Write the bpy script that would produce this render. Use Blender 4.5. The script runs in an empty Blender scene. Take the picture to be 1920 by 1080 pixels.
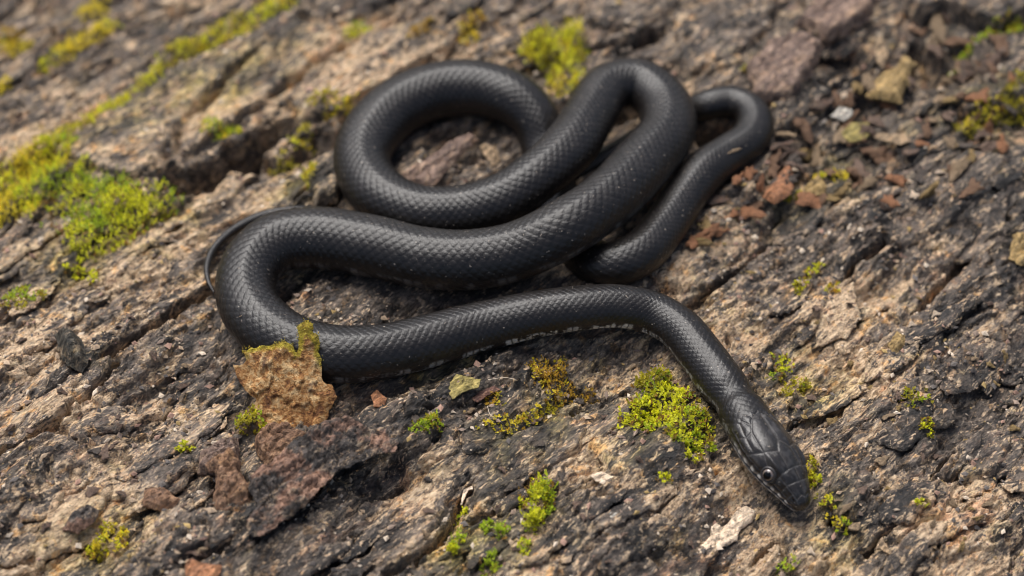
import bpy, bmesh, math, random
import numpy as np
from mathutils import Vector

# ---------------------------------------------------------------- camera, sky, sun, exposure
# 1 Blender unit = 10 cm (macro photograph of a small snake on a fallen log)
scene = bpy.context.scene
scene.unit_settings.system = 'METRIC'
scene.unit_settings.scale_length = 0.1
C = scene.collection
ELEV = math.radians(48.0)
DIST = 8.0
LENS = 90.0
cam_d = bpy.data.cameras.new('camera')
cam = bpy.data.objects.new('camera', cam_d)
C.objects.link(cam)
cam.location = (0, -DIST*math.cos(ELEV), DIST*math.sin(ELEV))
cam.rotation_euler = (math.pi/2 - ELEV, 0, 0)
cam_d.lens = LENS
cam_d.sensor_width = 36
cam_d.clip_start = 0.1
cam_d.clip_end = 2000
cam_d.dof.use_dof = True
cam_d.dof.focus_distance = 7.68
cam_d.dof.aperture_fstop = 0.62
scene.camera = cam

SUN_EL, SUN_AZ = math.radians(62), math.radians(-28)     # azimuth from +Y (behind the snake), towards the left
world = bpy.data.worlds.new('World')
scene.world = world
world.use_nodes = True
wn = world.node_tree
wn.nodes.clear()
sky = wn.nodes.new('ShaderNodeTexSky')
sky.sky_type = 'NISHITA'
sky.sun_disc = False
sky.sun_elevation = SUN_EL
sky.sun_rotation = SUN_AZ
sky.dust_density = 5.0
sky.air_density = 1.0
bg = wn.nodes.new('ShaderNodeBackground')
bg.inputs['Strength'].default_value = 0.05
wo = wn.nodes.new('ShaderNodeOutputWorld')
wn.links.new(sky.outputs[0], bg.inputs[0])
wn.links.new(bg.outputs[0], wo.inputs[0])
sun_d = bpy.data.lights.new('sun', 'SUN')
sun_d.energy = 1.5
sun_d.angle = math.radians(44)
sun_d.color = (1.0, 0.995, 0.985)
sun = bpy.data.objects.new('sun', sun_d)
C.objects.link(sun)
sdir = Vector((math.sin(SUN_AZ)*math.cos(SUN_EL), math.cos(SUN_AZ)*math.cos(SUN_EL), math.sin(SUN_EL)))
sun.rotation_euler = (-sdir).to_track_quat('-Z', 'Y').to_euler()
sun.location = sdir*20
scene.view_settings.view_transform = 'Standard'
scene.view_settings.look = 'None'
scene.view_settings.gamma = 1.0
scene.view_settings.exposure = 1.55
scene.render.engine = 'CYCLES'
scene.cycles.use_denoising = True
scene.cycles.max_bounces = 5
scene.cycles.filter_width = 0.9

rng = np.random.default_rng(11)
random.seed(11)

# ---------------------------------------------------------------- helpers: pixels of the photograph to points
FPX = LENS/36.0*1920.0
CP = np.array(cam.location)
FW = np.array((0, math.cos(ELEV), -math.sin(ELEV)))
UPV = np.array((0, math.sin(ELEV), math.cos(ELEV)))
RT = np.array((1.0, 0, 0))

def ray(px, py):
    d = FW + RT*((px-960)/FPX) + UPV*((540-py)/FPX)
    return d

def at(px, py, z=0.0):
    d = ray(px, py)
    t = (z-CP[2])/d[2]
    return CP + d*t

def at_plane(px, py, p0, n):
    d = ray(px, py)
    t = np.dot(p0-CP, n)/np.dot(d, n)
    return CP + d*t

def depth(p):
    return float(np.dot(np.asarray(p)-CP, FW))

# ---------------------------------------------------------------- helpers: noise
_perm = np.random.default_rng(5).permutation(512).astype(np.int64)
_ang = np.random.default_rng(6).random(512)*2*np.pi
_gx, _gy = np.cos(_ang), np.sin(_ang)
_rx, _ry = np.random.default_rng(7).random(512), np.random.default_rng(8).random(512)

def _h(ix, iy):
    return _perm[(_perm[ix & 511] + iy) & 511]

def noise2(x, y):
    ix = np.floor(x).astype(np.int64); iy = np.floor(y).astype(np.int64)
    fx = x-ix; fy = y-iy
    u = fx*fx*fx*(fx*(fx*6-15)+10); v = fy*fy*fy*(fy*(fy*6-15)+10)
    def g(dx, dy):
        h = _h(ix+dx, iy+dy)
        return _gx[h]*(fx-dx)+_gy[h]*(fy-dy)
    a = g(0, 0); b = g(1, 0); c = g(0, 1); d = g(1, 1)
    return (a+(b-a)*u + ((c+(d-c)*u)-(a+(b-a)*u))*v)*1.5

def fbm(x, y, o=5, r=0.5):
    s = np.zeros_like(x); a = 1.0; t = 0
    for k in range(o):
        s += a*noise2(x*2**k+17.3*k, y*2**k-9.1*k); t += a; a *= r
    return s/t

def ridged(x, y, o=4):
    s = np.zeros_like(x); a = 1.0; t = 0
    for k in range(o):
        s += a*(1-np.abs(noise2(x*2**k+5.3*k, y*2**k+3.7*k))); t += a; a *= 0.5
    return s/t

def worley(x, y):
    ix = np.floor(x).astype(np.int64); iy = np.floor(y).astype(np.int64)
    f1 = np.full(x.shape, 9.0); f2 = np.full(x.shape, 9.0); cid = np.zeros(x.shape, np.int64)
    for dx in (-1, 0, 1):
        for dy in (-1, 0, 1):
            h = _h(ix+dx, iy+dy)
            d = np.hypot(ix+dx+_rx[h]-x, iy+dy+_ry[h]-y)
            n = d < f1
            f2 = np.where(n, f1, np.minimum(f2, d)); f1 = np.where(n, d, f1); cid = np.where(n, h, cid)
    return f1, f2, cid

def sstep(a, b, x):
    t = np.clip((x-a)/(b-a), 0, 1)
    return t*t*(3-2*t)

# ---------------------------------------------------------------- helpers: objects
def link_mesh(name, V, F, mat, parent=None, smooth=True, cols=None):
    """V (n,3) array, F list of quads (m,4) or tris (m,3) array; cols {name:(n,4)}"""
    V = np.ascontiguousarray(V, np.float32)
    me = bpy.data.meshes.new(name)
    if not isinstance(F, (list, tuple)):
        F = [F]
    F = [np.ascontiguousarray(f, np.int32) for f in F if len(f)]
    me.vertices.add(len(V))
    me.vertices.foreach_set('co', V.ravel())
    loops = np.concatenate([f.ravel() for f in F])
    tot = np.concatenate([np.full(len(f), f.shape[1], np.int32) for f in F])
    start = np.concatenate([[0], np.cumsum(tot)[:-1]]).astype(np.int32)
    me.loops.add(len(loops))
    me.loops.foreach_set('vertex_index', loops)
    me.polygons.add(len(tot))
    me.polygons.foreach_set('loop_start', start)
    me.polygons.foreach_set('use_smooth', np.full(len(tot), smooth, bool))
    me.update(calc_edges=True)
    if cols:
        for k, c in cols.items():
            at_ = me.attributes.new(k, 'FLOAT_COLOR', 'POINT')
            at_.data.foreach_set('color', np.ascontiguousarray(c, np.float32).ravel())
    if mat: me.materials.append(mat)
    o = bpy.data.objects.new(name, me)
    C.objects.link(o)
    if parent: o.parent = parent
    return o

def tag(o, label=None, cat=None, group=None, kind=None):
    if label: o['label'] = label
    if cat: o['category'] = cat
    if group: o['group'] = group
    if kind: o['kind'] = kind
    return o

# ---------------------------------------------------------------- materials
GRAIN = math.radians(44)

class NT:
    def __init__(s, name):
        s.m = bpy.data.materials.new(name); s.m.use_nodes = True
        s.t = s.m.node_tree; s.t.nodes.clear()
        s.out = s.n('ShaderNodeOutputMaterial')
        s.b = s.n('ShaderNodeBsdfPrincipled')
        s.l(s.b.outputs[0], s.out.inputs[0])
    def n(s, t, **kw):
        x = s.t.nodes.new(t)
        for k, v in kw.items(): setattr(x, k, v)
        return x
    def l(s, a, b): s.t.links.new(a, b)
    def put(s, inp, v):
        if hasattr(v, 'default_value') or hasattr(v, 'links'): s.l(v, inp)
        else: inp.default_value = v
    def noise(s, vec, scale, detail=5, rough=0.6, dist=0.0):
        x = s.n('ShaderNodeTexNoise'); s.l(vec, x.inputs['Vector'])
        x.inputs['Scale'].default_value = scale; x.inputs['Detail'].default_value = detail
        x.inputs['Roughness'].default_value = rough; x.inputs['Distortion'].default_value = dist
        return x.outputs['Fac']
    def voro(s, vec, scale, feature='F1', out='Distance'):
        x = s.n('ShaderNodeTexVoronoi', feature=feature); s.l(vec, x.inputs['Vector'])
        x.inputs['Scale'].default_value = scale
        return x.outputs[out]
    def math(s, op, a, b=0.0, c=0.0):
        x = s.n('ShaderNodeMath', operation=op)
        s.put(x.inputs[0], a); s.put(x.inputs[1], b); s.put(x.inputs[2], c)
        return x.outputs[0]
    def ramp(s, f, stops, interp='LINEAR'):
        x = s.n('ShaderNodeValToRGB'); x.color_ramp.interpolation = interp
        e = x.color_ramp.elements
        while len(e) < len(stops): e.new(0.5)
        for q, (p, c) in zip(e, stops):
            q.position = p; q.color = (*c, 1) if len(c) == 3 else c
        s.l(f, x.inputs[0])
        return x.outputs[0]
    def rng(s, f, a, b, c=0.0, d=1.0):
        x = s.n('ShaderNodeMapRange'); s.l(f, x.inputs[0])
        for i, v in enumerate((a, b, c, d)): x.inputs[i+1].default_value = v
        return x.outputs[0]
    def mix(s, f, a, b, mode='MIX'):
        x = s.n('ShaderNodeMix', data_type='RGBA', blend_type=mode)
        s.put(x.inputs[0], f)
        for i, v in ((6, a), (7, b)):
            if isinstance(v, tuple): x.inputs[i].default_value = (*v, 1) if len(v) == 3 else v
            else: s.l(v, x.inputs[i])
        return x.outputs[2]
    def bump(s, h, dist, strength=1.0, prev=None):
        x = s.n('ShaderNodeBump'); s.l(h, x.inputs['Height'])
        x.inputs['Distance'].default_value = dist; x.inputs['Strength'].default_value = strength
        if prev: s.l(prev, x.inputs['Normal'])
        return x.outputs[0]
    def pos(s):
        return s.n('ShaderNodeNewGeometry').outputs['Position']
    def objpos(s):
        return s.n('ShaderNodeTexCoord').outputs['Object']
    def mapped(s, vec, rotz, scale):
        a = s.n('ShaderNodeVectorRotate', rotation_type='Z_AXIS'); s.l(vec, a.inputs['Vector']); a.inputs['Angle'].default_value = rotz
        b = s.n('ShaderNodeVectorMath', operation='MULTIPLY'); s.l(a.outputs[0], b.inputs[0]); b.inputs[1].default_value = scale
        return b.outputs[0]
    def attr(s, name):
        return s.n('ShaderNodeAttribute', attribute_name=name)

def make_bark(name, use_region=True, bias=0.0, tint=None, tint_f=0.0, local=False, green=0.0, gain=1.0, patch=None):
    s = NT(name)
    p = s.objpos() if local else s.pos()
    g = s.mapped(p, -GRAIN, (1.0, 2.3, 1.8))
    g2 = s.mapped(p, -GRAIN, (1.0, 4.2, 2.5))
    big = s.noise(g, 2.2, 4, 0.55, 0.4)
    mid = s.noise(g, 8.0, 8, 0.68, 0.7)
    fib = s.noise(g2, 26.0, 6, 0.7, 0.3)
    fine = s.noise(s.mapped(p, -GRAIN, (0.75, 1.5, 1.2)), 70.0, 5, 0.7, 0.2)
    vfine = s.noise(p, 210.0, 3, 0.6)
    if use_region:
        a = s.attr('region'); sep = s.n('ShaderNodeSeparateColor'); s.l(a.outputs['Color'], sep.inputs[0])
        tan, dark, grn = sep.outputs[0], sep.outputs[1], sep.outputs[2]
    v = s.math('MULTIPLY', s.math('SUBTRACT', mid, 0.5), 1.5)
    v = s.math('ADD', v, s.math('MULTIPLY', s.math('SUBTRACT', fib, 0.5), 1.1))
    v = s.math('ADD', v, s.math('MULTIPLY', s.math('SUBTRACT', fine, 0.5), 1.5))
    v = s.math('ADD', v, 0.36+bias)
    if use_region:
        v = s.math('ADD', v, s.math('SUBTRACT', a.outputs['Alpha'], 0.45))
        v = s.math('ADD', v, s.math('MULTIPLY', tan, 0.16))
        v = s.math('SUBTRACT', v, s.math('MULTIPLY', dark, 0.16))
    col = s.ramp(v, [(0.0, (0.016, 0.014, 0.013)), (0.20, (0.058, 0.045, 0.036)), (0.42, (0.140, 0.110, 0.085)),
                     (0.60, (0.235, 0.182, 0.140)), (0.80, (0.42, 0.31, 0.21)), (1.0, (0.66, 0.50, 0.35))])
    w = s.noise(g, 5.0, 6, 0.6, 0.5)
    col = s.mix(s.rng(w, 0.50, 0.64, 0, 0.42), col, s.mix(0.5, col, (0.125, 0.110, 0.097)))
    # tan inner bark where the grey skin has flaked off: hard ragged edges
    cr = s.math('ADD', s.noise(g, 9.0, 9, 0.72, 0.9), s.math('ADD', s.math('MULTIPLY', s.math('SUBTRACT', fine, 0.5), 0.16), s.math('MULTIPLY', s.math('SUBTRACT', big, 0.5), 0.30)))
    if use_region:
        cr = s.math('ADD', cr, s.math('MULTIPLY', s.math('SUBTRACT', a.outputs['Alpha'], 0.5), 0.30))
        cr = s.math('ADD', cr, s.math('SUBTRACT', s.math('MULTIPLY', tan, 0.17), s.math('MULTIPLY', dark, 0.10)))
    crm = s.rng(cr, 0.555, 0.58)
    tanc = s.ramp(s.math('ADD', s.math('MULTIPLY', fib, 0.5), s.math('MULTIPLY', fine, 0.6)), [(0.42, (0.11, 0.078, 0.056)), (0.50, (0.35, 0.240, 0.150)), (0.56, (0.64, 0.435, 0.255)), (0.64, (0.90, 0.69, 0.45))])
    col = s.mix(s.math('MULTIPLY', crm, 0.9), col, tanc)
    c2 = s.math('ADD', s.noise(g, 27.0, 6, 0.7, 0.6), s.math('MULTIPLY', s.math('SUBTRACT', mid, 0.5), 0.35))
    if use_region: c2 = s.math('ADD', c2, s.math('MULTIPLY', tan, 0.05))
    col = s.mix(s.rng(c2, 0.575, 0.61, 0, 0.85), col, s.mix(0.5, tanc, (0.78, 0.58, 0.38)))
    # cool grey weathering and warm pink inner bark
    pk = s.noise(g, 13.0, 6, 0.65, 0.8)
    col = s.mix(s.rng(pk, 0.55, 0.65, 0, 0.4), col, s.mix(1.0, col, (1.22, 0.90, 0.74), 'MULTIPLY'))
    oc = s.noise(p, 17.0, 5, 0.6, 0.5)
    col = s.mix(s.rng(oc, 0.57, 0.65, 0, 0.6), col, s.mix(1.0, col, (1.35, 0.98, 0.5), 'MULTIPLY'))
    ru = s.noise(g, 3.4, 7, 0.68, 0.6)
    col = s.mix(s.rng(ru, 0.60, 0.68, 0, 0.4), col, s.mix(1.0, col, (1.35, 0.80, 0.55), 'MULTIPLY'))
    # pale scraped flecks and dark specks
    fl = s.noise(g, 44.0, 4, 0.65, 0.4)
    flm = s.math('MULTIPLY', s.rng(fl, 0.60, 0.66), s.rng(mid, 0.42, 0.6))
    col = s.mix(s.math('MULTIPLY', flm, 0.85), col, (0.70, 0.56, 0.41))
    dk = s.noise(p, 58.0, 4, 0.7, 0.2)
    col = s.mix(s.rng(dk, 0.62, 0.68, 0, 0.75), col, (0.030, 0.026, 0.024))
    # thin algae film
    al = s.noise(p, 9.0, 6, 0.65, 0.3)
    alm = s.rng(al, 0.56, 0.72, 0, 0.30+green)
    if use_region: alm = s.math('ADD', alm, s.math('MULTIPLY', s.math('MULTIPLY', grn, s.rng(al, 0.38, 0.6)), 0.8))
    col = s.mix(alm, col, s.mix(1.0, col, (0.95, 1.0, 0.42), 'MULTIPLY'))
    if tint is not None: col = s.mix(tint_f, col, s.mix(1.0, tint, s.rng(v, 0.1, 0.9, 0.35, 1.7), 'MULTIPLY'))
    if patch is not None:
        pm = s.noise(p, 6.5, 5, 0.6, 0.4)
        col = s.mix(s.rng(pm, 0.49, 0.55, 0, 0.9), col, s.mix(1.0, patch, s.rng(v, 0.1, 0.9, 0.3, 1.8), 'MULTIPLY'))
    if gain != 1.0: col = s.mix(1.0, col, (gain, gain, gain), 'MULTIPLY')
    s.l(col, s.b.inputs['Base Color'])
    ro = s.rng(s.noise(p, 30.0, 4, 0.6), 0.35, 0.65, 0.42, 0.85)
    s.l(ro, s.b.inputs['Roughness'])
    s.b.inputs['Specular IOR Level'].default_value = 0.5
    b1 = s.bump(mid, 0.03, 0.5)
    b2 = s.bump(fib, 0.016, 0.9, b1)
    b3 = s.bump(fine, 0.013, 1.0, b2)
    b3 = s.bump(crm, 0.006, 0.8, b3)
    b4 = s.bump(vfine, 0.004, 1.0, b3)
    s.l(b4, s.b.inputs['Normal'])
    return s.m

M = {}
M['bark'] = make_bark('bark')
M['flake_dark'] = make_bark('bark_dark_flake', False, -0.10, (0.11, 0.09, 0.083), 0.45, True, patch=(0.50, 0.28, 0.185))
M['flake_pink'] = make_bark('bark_pinkish', False, 0.06, (0.42, 0.26, 0.195), 0.5, True)
M['flake_brown'] = make_bark('bark_brown', False, 0.0, (0.42, 0.215, 0.11), 0.7, True)
M['chip_tan'] = make_bark('chip_tan', False, 0.10, (0.55, 0.38, 0.22), 0.75, True)
M['chip_cream'] = make_bark('chip_cream', False, 0.20, (0.95, 0.74, 0.53), 0.92, True)
M['chip_orange'] = make_bark('chip_orange', False, 0.05, (0.62, 0.26, 0.11), 0.8, True)
M['chip_ochre'] = make_bark('chip_ochre', False, 0.05, (0.58, 0.38, 0.13), 0.75, True)
M['chip_red'] = make_bark('chip_red', False, 0.0, (0.20, 0.07, 0.045), 0.7, True)
M['chip_grey'] = make_bark('chip_grey', False, 0.0, (0.15, 0.13, 0.12), 0.6, True)
M['chip_white'] = make_bark('chip_white', False, 0.25, (0.56, 0.53, 0.46), 0.75, True)
M['chip_olive'] = make_bark('chip_olive', False, -0.05, (0.075, 0.075, 0.055), 0.6, True, 0.3)
M['chip_yellow'] = make_bark('chip_yellow', False, 0.1, (0.50, 0.40, 0.11), 0.8, True)

def make_upright():
    s = NT('mossy_flake')
    p = s.objpos()
    a = s.attr('region'); sep = s.n('ShaderNodeSeparateColor'); s.l(a.outputs['Color'], sep.inputs[0])
    n1 = s.noise(p, 11, 7, 0.7, 0.5); n2 = s.noise(p, 60, 5, 0.7); n3 = s.noise(p, 160, 3, 0.6)
    v = s.math('ADD', s.math('MULTIPLY', n1, 0.6), s.math('MULTIPLY', n2, 0.6))
    base = s.ramp(v, [(0.42, (0.05, 0.022, 0.012)), (0.52, (0.24, 0.095, 0.030)), (0.60, (0.54, 0.26, 0.080)), (0.70, (0.86, 0.58, 0.28))])
    yel = s.ramp(n2, [(0.35, (0.26, 0.17, 0.015)), (0.65, (0.62, 0.48, 0.05))])
    e = s.math('ADD', sep.outputs[0], s.math('MULTIPLY', s.math('SUBTRACT', n1, 0.5), 1.0))
    col = s.mix(s.rng(e, 0.35, 0.75), base, yel)
    gv = s.noise(p, 16, 5, 0.6)
    col = s.mix(s.rng(gv, 0.60, 0.70, 0, 0.55), col, (0.16, 0.13, 0.11))
    s.l(col, s.b.inputs['Base Color'])
    s.b.inputs['Roughness'].default_value = 0.85
    b1 = s.bump(n1, 0.04, 0.6); b2 = s.bump(n2, 0.018, 1.0, b1); b3 = s.bump(n3, 0.006, 1.0, b2)
    s.l(b3, s.b.inputs['Normal'])
    return s.m
M['upright'] = make_upright()

def make_moss():
    s = NT('moss')
    a = s.attr('tone')
    s.l(a.outputs['Color'], s.b.inputs['Base Color'])
    s.b.inputs['Roughness'].default_value = 0.55
    s.b.inputs['Specular IOR Level'].default_value = 0.35
    tr = s.n('ShaderNodeBsdfTranslucent'); s.l(a.outputs['Color'], tr.inputs[0])
    mx = s.n('ShaderNodeMixShader'); mx.inputs[0].default_value = 0.35
    s.l(s.b.outputs[0], mx.inputs[1]); s.l(tr.outputs[0], mx.inputs[2]); s.l(mx.outputs[0], s.out.inputs[0])
    return s.m
M['moss'] = make_moss()

def make_grit():
    s = NT('grit')
    a = s.attr('tone')
    s.l(a.outputs['Color'], s.b.inputs['Base Color']); s.b.inputs['Roughness'].default_value = 0.8
    return s.m
M['grit'] = make_grit()

def make_skin():
    s = NT('snake_skin')
    a = s.attr('skin')                       # rgb = pigment, alpha = gloss of the head shields
    p = s.pos()
    n = s.noise(p, 34, 5, 0.65); nf = s.noise(p, 260, 3, 0.6)
    col = s.mix(s.rng(n, 0.35, 0.65, 0.0, 0.35), a.outputs['Color'], s.mix(1.0, a.outputs['Color'], (1.9, 1.75, 1.65), 'MULTIPLY'))
    # specks of dust
    d = s.noise(p, 95, 2, 0.5)
    col = s.mix(s.rng(d, 0.70, 0.735, 0, 0.55), col, (0.30, 0.25, 0.2))
    s.l(col, s.b.inputs['Base Color'])
    ro = s.math('ADD', s.rng(nf, 0.3, 0.7, -0.05, 0.05), s.math('SUBTRACT', 0.35, s.math('MULTIPLY', a.outputs['Alpha'], 0.15)))
    s.l(s.math('ADD', ro, s.rng(n, 0.3, 0.7, -0.06, 0.06)), s.b.inputs['Roughness'])
    s.b.inputs['Specular IOR Level'].default_value = 0.38
    s.l(s.bump(nf, 0.002, 0.5), s.b.inputs['Normal'])
    return s.m
M['skin'] = make_skin()

def flat(name, col, rough, spec=0.5, coat=0.0):
    s = NT(name)
    n = s.noise(s.objpos(), 60, 4, 0.6)
    s.l(s.mix(s.rng(n, 0.3, 0.7), tuple(c*0.75 for c in col), tuple(min(1, c*1.25) for c in col)), s.b.inputs['Base Color'])
    s.b.inputs['Roughness'].default_value = rough; s.b.inputs['Specular IOR Level'].default_value = spec
    s.b.inputs['Coat Weight'].default_value = coat; s.b.inputs['Coat Roughness'].default_value = 0.05
    return s.m
M['iris'] = flat('iris', (0.13, 0.10, 0.085), 0.25, 0.6, 1.0)
M['pupil'] = flat('pupil', (0.003, 0.003, 0.003), 0.12, 0.25, 0.0)
M['eye_ring'] = flat('eye_ring', (0.035, 0.031, 0.030), 0.4)
M['fibre'] = flat('fibre', (0.55, 0.45, 0.34), 0.7)
M['soil'] = make_bark('forest_soil', False, -0.1, (0.06, 0.045, 0.03), 0.7, True)

# ---------------------------------------------------------------- the log: macro shape
RLOG = 10.0
def macro(x, y):
    u = x*math.cos(GRAIN)+y*math.sin(GRAIN); v = -x*math.sin(GRAIN)+y*math.cos(GRAIN)
    return RLOG*(np.sqrt(np.maximum(1-(v/RLOG)**2, 0.02))-1) + 0.035*fbm(u*0.7+3.1, v*1.1+8.2, 2)

# ---------------------------------------------------------------- snake path (photo px, half width px, lift)
SN = [ # x, y, half width, lift          head end first
 (1507, 955, 46, -0.014), (1472, 896, 52, -0.004), (1440, 850, 56, 0.0), (1408, 800, 50, 0.0), (1378, 752, 42, 0.0),
 (1345, 706, 41, 0.0), (1312, 662, 40, 0.0), (1276, 618, 39, 0.0), (1225, 587, 39, 0.0), (1160, 574, 39, 0.024), (1090, 577, 40, 0.034),
 (1000, 590, 42, 0.024), (900, 613, 45, 0.0), (800, 640, 48, 0.0), (710, 660, 50, 0.0), (625, 663, 52, 0.0), (545, 643, 53, 0.0),
 (483, 598, 53, 0.0), (460, 545, 52, 0.0), (475, 492, 53, 0.0), (520, 455, 55, 0.0), (590, 446, 56, 0.0), (690, 460, 56, 0.0),
 (790, 482, 55, 0.0), (880, 487, 55, 0.01), (970, 470, 54, 0.04), (1060, 427, 53, 0.085), (1140, 372, 52, 0.085), (1205, 306, 51, 0.06),
 (1252, 243, 49, 0.04), (1241, 190, 47, 0.035), (1194, 156, 46, 0.045), (1143, 166, 46, 0.055), (1107, 214, 46, 0.07), (1070, 272, 47, 0.085),
 (1010, 328, 46, 0.08), (940, 375, 48, 0.04), (860, 397, 48, 0.01), (780, 395, 49, 0.0), (710, 362, 50, 0.0), (678, 302, 49, 0.0),
 (699, 246, 51, 0.0), (750, 198, 53, 0.0), (822, 170, 53, 0.0), (895, 165, 51, 0.0), (964, 186, 47, 0.0), (1006, 228, 42, -0.02),
 (1022, 280, 40, -0.065), (1036, 345, 40, -0.095), (1056, 415, 40, -0.095), (1092, 474, 40, -0.06), (1140, 496, 41, -0.015), (1196, 478, 41, 0.0), (1243, 428, 39, 0.0),
 (1282, 370, 38, 0.0), (1320, 322, 39, 0.0), (1364, 290, 36, 0.0), (1404, 262, 34, 0.0), (1416, 229, 32, 0.0), (1402, 202, 30, 0.0), (1370, 190, 29, 0.0), (1328, 196, 28, 0.0),
 (1285, 215, 25, -0.035), (1225, 248, 24, -0.055), (1160, 285, 23, -0.065), (1085, 325, 22, -0.07), (1000, 375, 20, -0.06), (910, 415, 18, -0.035), (820, 435, 16, -0.02),
 (730, 428, 14, -0.01), (660, 410, 12, 0.0), (600, 398, 10.5, 0.0), (550, 396, 10, 0.0), (495, 404, 9.5, 0.0), (440, 430, 8.5, 0.0),
 (402, 465, 7, 0.0), (388, 500, 5.5, 0.0), (391, 528, 4, 0.0), (401, 548, 1.6, 0.0)]

def path_world():
    P = []
    for (x, y, hw, lift) in SN:
        z = 0.07
        for k in range(4):
            p = at(x, y, z)
            r = hw*depth(p)/FPX
            z = float(macro(np.array([p[0]]), np.array([p[1]]))[0]) + r*0.93 + lift
        P.append((p[0], p[1], z, r))
    return np.array(P)

def catmull(P, n=24):
    Q = np.vstack([2*P[0]-P[1], P, 2*P[-1]-P[-2]])
    out = []
    for i in range(1, len(Q)-2):
        p0, p1, p2, p3 = Q[i-1], Q[i], Q[i+1], Q[i+2]
        # centripetal parameterisation avoids loops at tight bends
        d = lambda a, b: max(np.linalg.norm(a[:3]-b[:3])**0.5, 1e-4)
        t0 = 0; t1 = d(p0, p1); t2 = t1+d(p1, p2); t3 = t2+d(p2, p3)
        for t in np.linspace(t1, t2, n, endpoint=False):
            A1 = (t1-t)/(t1-t0)*p0+(t-t0)/(t1-t0)*p1; A2 = (t2-t)/(t2-t1)*p1+(t-t1)/(t2-t1)*p2; A3 = (t3-t)/(t3-t2)*p2+(t-t2)/(t3-t2)*p3
            B1 = (t2-t)/(t2-t0)*A1+(t-t0)/(t2-t0)*A2; B2 = (t3-t)/(t3-t1)*A2+(t-t1)/(t3-t1)*A3
            out.append((t2-t)/(t2-t1)*B1+(t-t1)/(t2-t1)*B2)
    out.append(Q[-2])
    return np.array(out)

KP = path_world()
# the first control points describe the head; extend to the snout tip
PATH = catmull(KP)
for _ in range(6):                                   # soften the polyline a little
    PATH[1:-1] = 0.25*PATH[:-2]+0.5*PATH[1:-1]+0.25*PATH[2:]
SEG = np.linalg.norm(np.diff(PATH[:, :3], axis=0), axis=1)
ARC = np.concatenate([[0], np.cumsum(SEG)])
SLEN = ARC[-1]
HEAD_L = 0.30
print('snake length', SLEN)

# ---------------------------------------------------------------- the log surface
def px_line(pts): return [at(*p)[:2] for p in pts]

CRACKS = [ # polyline in photo px, half width, depth
 ([(205, 662), (250, 632), (300, 597), (345, 562), (390, 532)], 0.014, 0.22),
 ([(0, 830), (60, 815), (125, 775), (165, 735), (215, 680)], 0.010, 0.07),
 ([(1215, 545), (1250, 556), (1295, 556), (1340, 525), (1395, 478)], 0.013, 0.08),
 ([(1400, 470), (1455, 425)], 0.008, 0.04),
 ([(1588, 500), (1605, 475), (1660, 440), (1720, 396)], 0.012, 0.07),
 ([(730, 1075), (775, 1040), (820, 1000), (852, 962), (860, 925), (885, 897)], 0.013, 0.09),
 ([(1690, 600), (1735, 555), (1780, 500), (1830, 450), (1890, 395)], 0.014, 0.06),
 ([(880, 960), (930, 935), (985, 905)], 0.008, 0.05),
 ([(1180, 720), (1120, 745), (1070, 758)], 0.008, 0.05),
 ([(1480, 850), (1530, 838), (1575, 862), (1620, 860)], 0.012, 0.06),
 ([(1840, 820), (1800, 860), (1740, 880)], 0.010, 0.05),
 ([(330, 225), (417, 160), (500, 88), (560, 45)], 0.012, 0.05),
 ([(1470, 980), (1480, 1020), (1520, 1070)], 0.010, 0.04),
 ([(1830, 620), (1870, 585), (1925, 560)], 0.012, 0.06),
 ([(60, 520), (130, 470), (160, 455)], 0.010, 0.05),
 ([(315, 325), (380, 296), (430, 262), (480, 232), (520, 198)], 0.044, 0.26),
 ([(560, 258), (640, 230), (720, 194), (800, 152), (852, 116)], 0.034, 0.24),
 ([(1105, 82), (1150, 74), (1200, 66), (1250, 46)], 0.022, 0.12),
 ([(1720, 90), (1742, 132), (1790, 150), (1830, 125)], 0.035, 0.14),
]
PITS = [ # px centre, rx, ry (world), depth
 (690, 880, 0.13, 0.09, 0.055), (430, 900, 0.06, 0.06, 0.06), (1400, 905, 0.07, 0.05, 0.05), (1175, 240, 0.15, 0.24, 0.55), (1345, 245, 0.09, 0.07, 0.10), (860, 265, 0.14, 0.10, 0.05),
 (1060, 400, 0.2, 0.28, 0.05), (1440, 400, 0.12, 0.08, 0.06), (1740, 120, 0.10, 0.10, 0.10), (460, 270, 0.16, 0.05, 0.09), (640, 225, 0.18, 0.04, 0.07),
 (340, 300, 0.09, 0.06, 0.09), (1560, 120, 0.15, 0.10, 0.07), (1500, 270, 0.10, 0.08, 0.05), (1090, 615, 0.10, 0.03, 0.04), (970, 640, 0.05, 0.02, 0.03)]
TAN = [(250, 460, 170, 70), (60, 640, 120, 60), (110, 780, 110, 40), (150, 960, 120, 90), (60, 1050, 100, 50), (1600, 560, 150, 60), (1390, 600, 90, 45), (1330, 470, 80, 20),
       (1640, 690, 170, 50), (1780, 960, 120, 60), (1850, 900, 80, 60), (1100, 840, 60, 40), (1130, 900, 70, 30), (1400, 870, 60, 40), (1440, 1010, 90, 40), (1020, 1050, 120, 30),
       (780, 930, 60, 50), (1560, 1030, 120, 40), (150, 130, 70, 60), (620, 60, 100, 60), (400, 170, 80, 50), (650, 160, 110, 40), (480, 350, 80, 40), (270, 260, 50, 40), (80, 430, 70, 30),
       (1700, 900, 40, 40), (1500, 850, 60, 40), (1260, 940, 60, 40), (1830, 1010, 100, 60), (300, 780, 60, 30), (60, 220, 100, 50), (860, 90, 90, 40), (1150, 700, 60, 25)]
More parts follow.
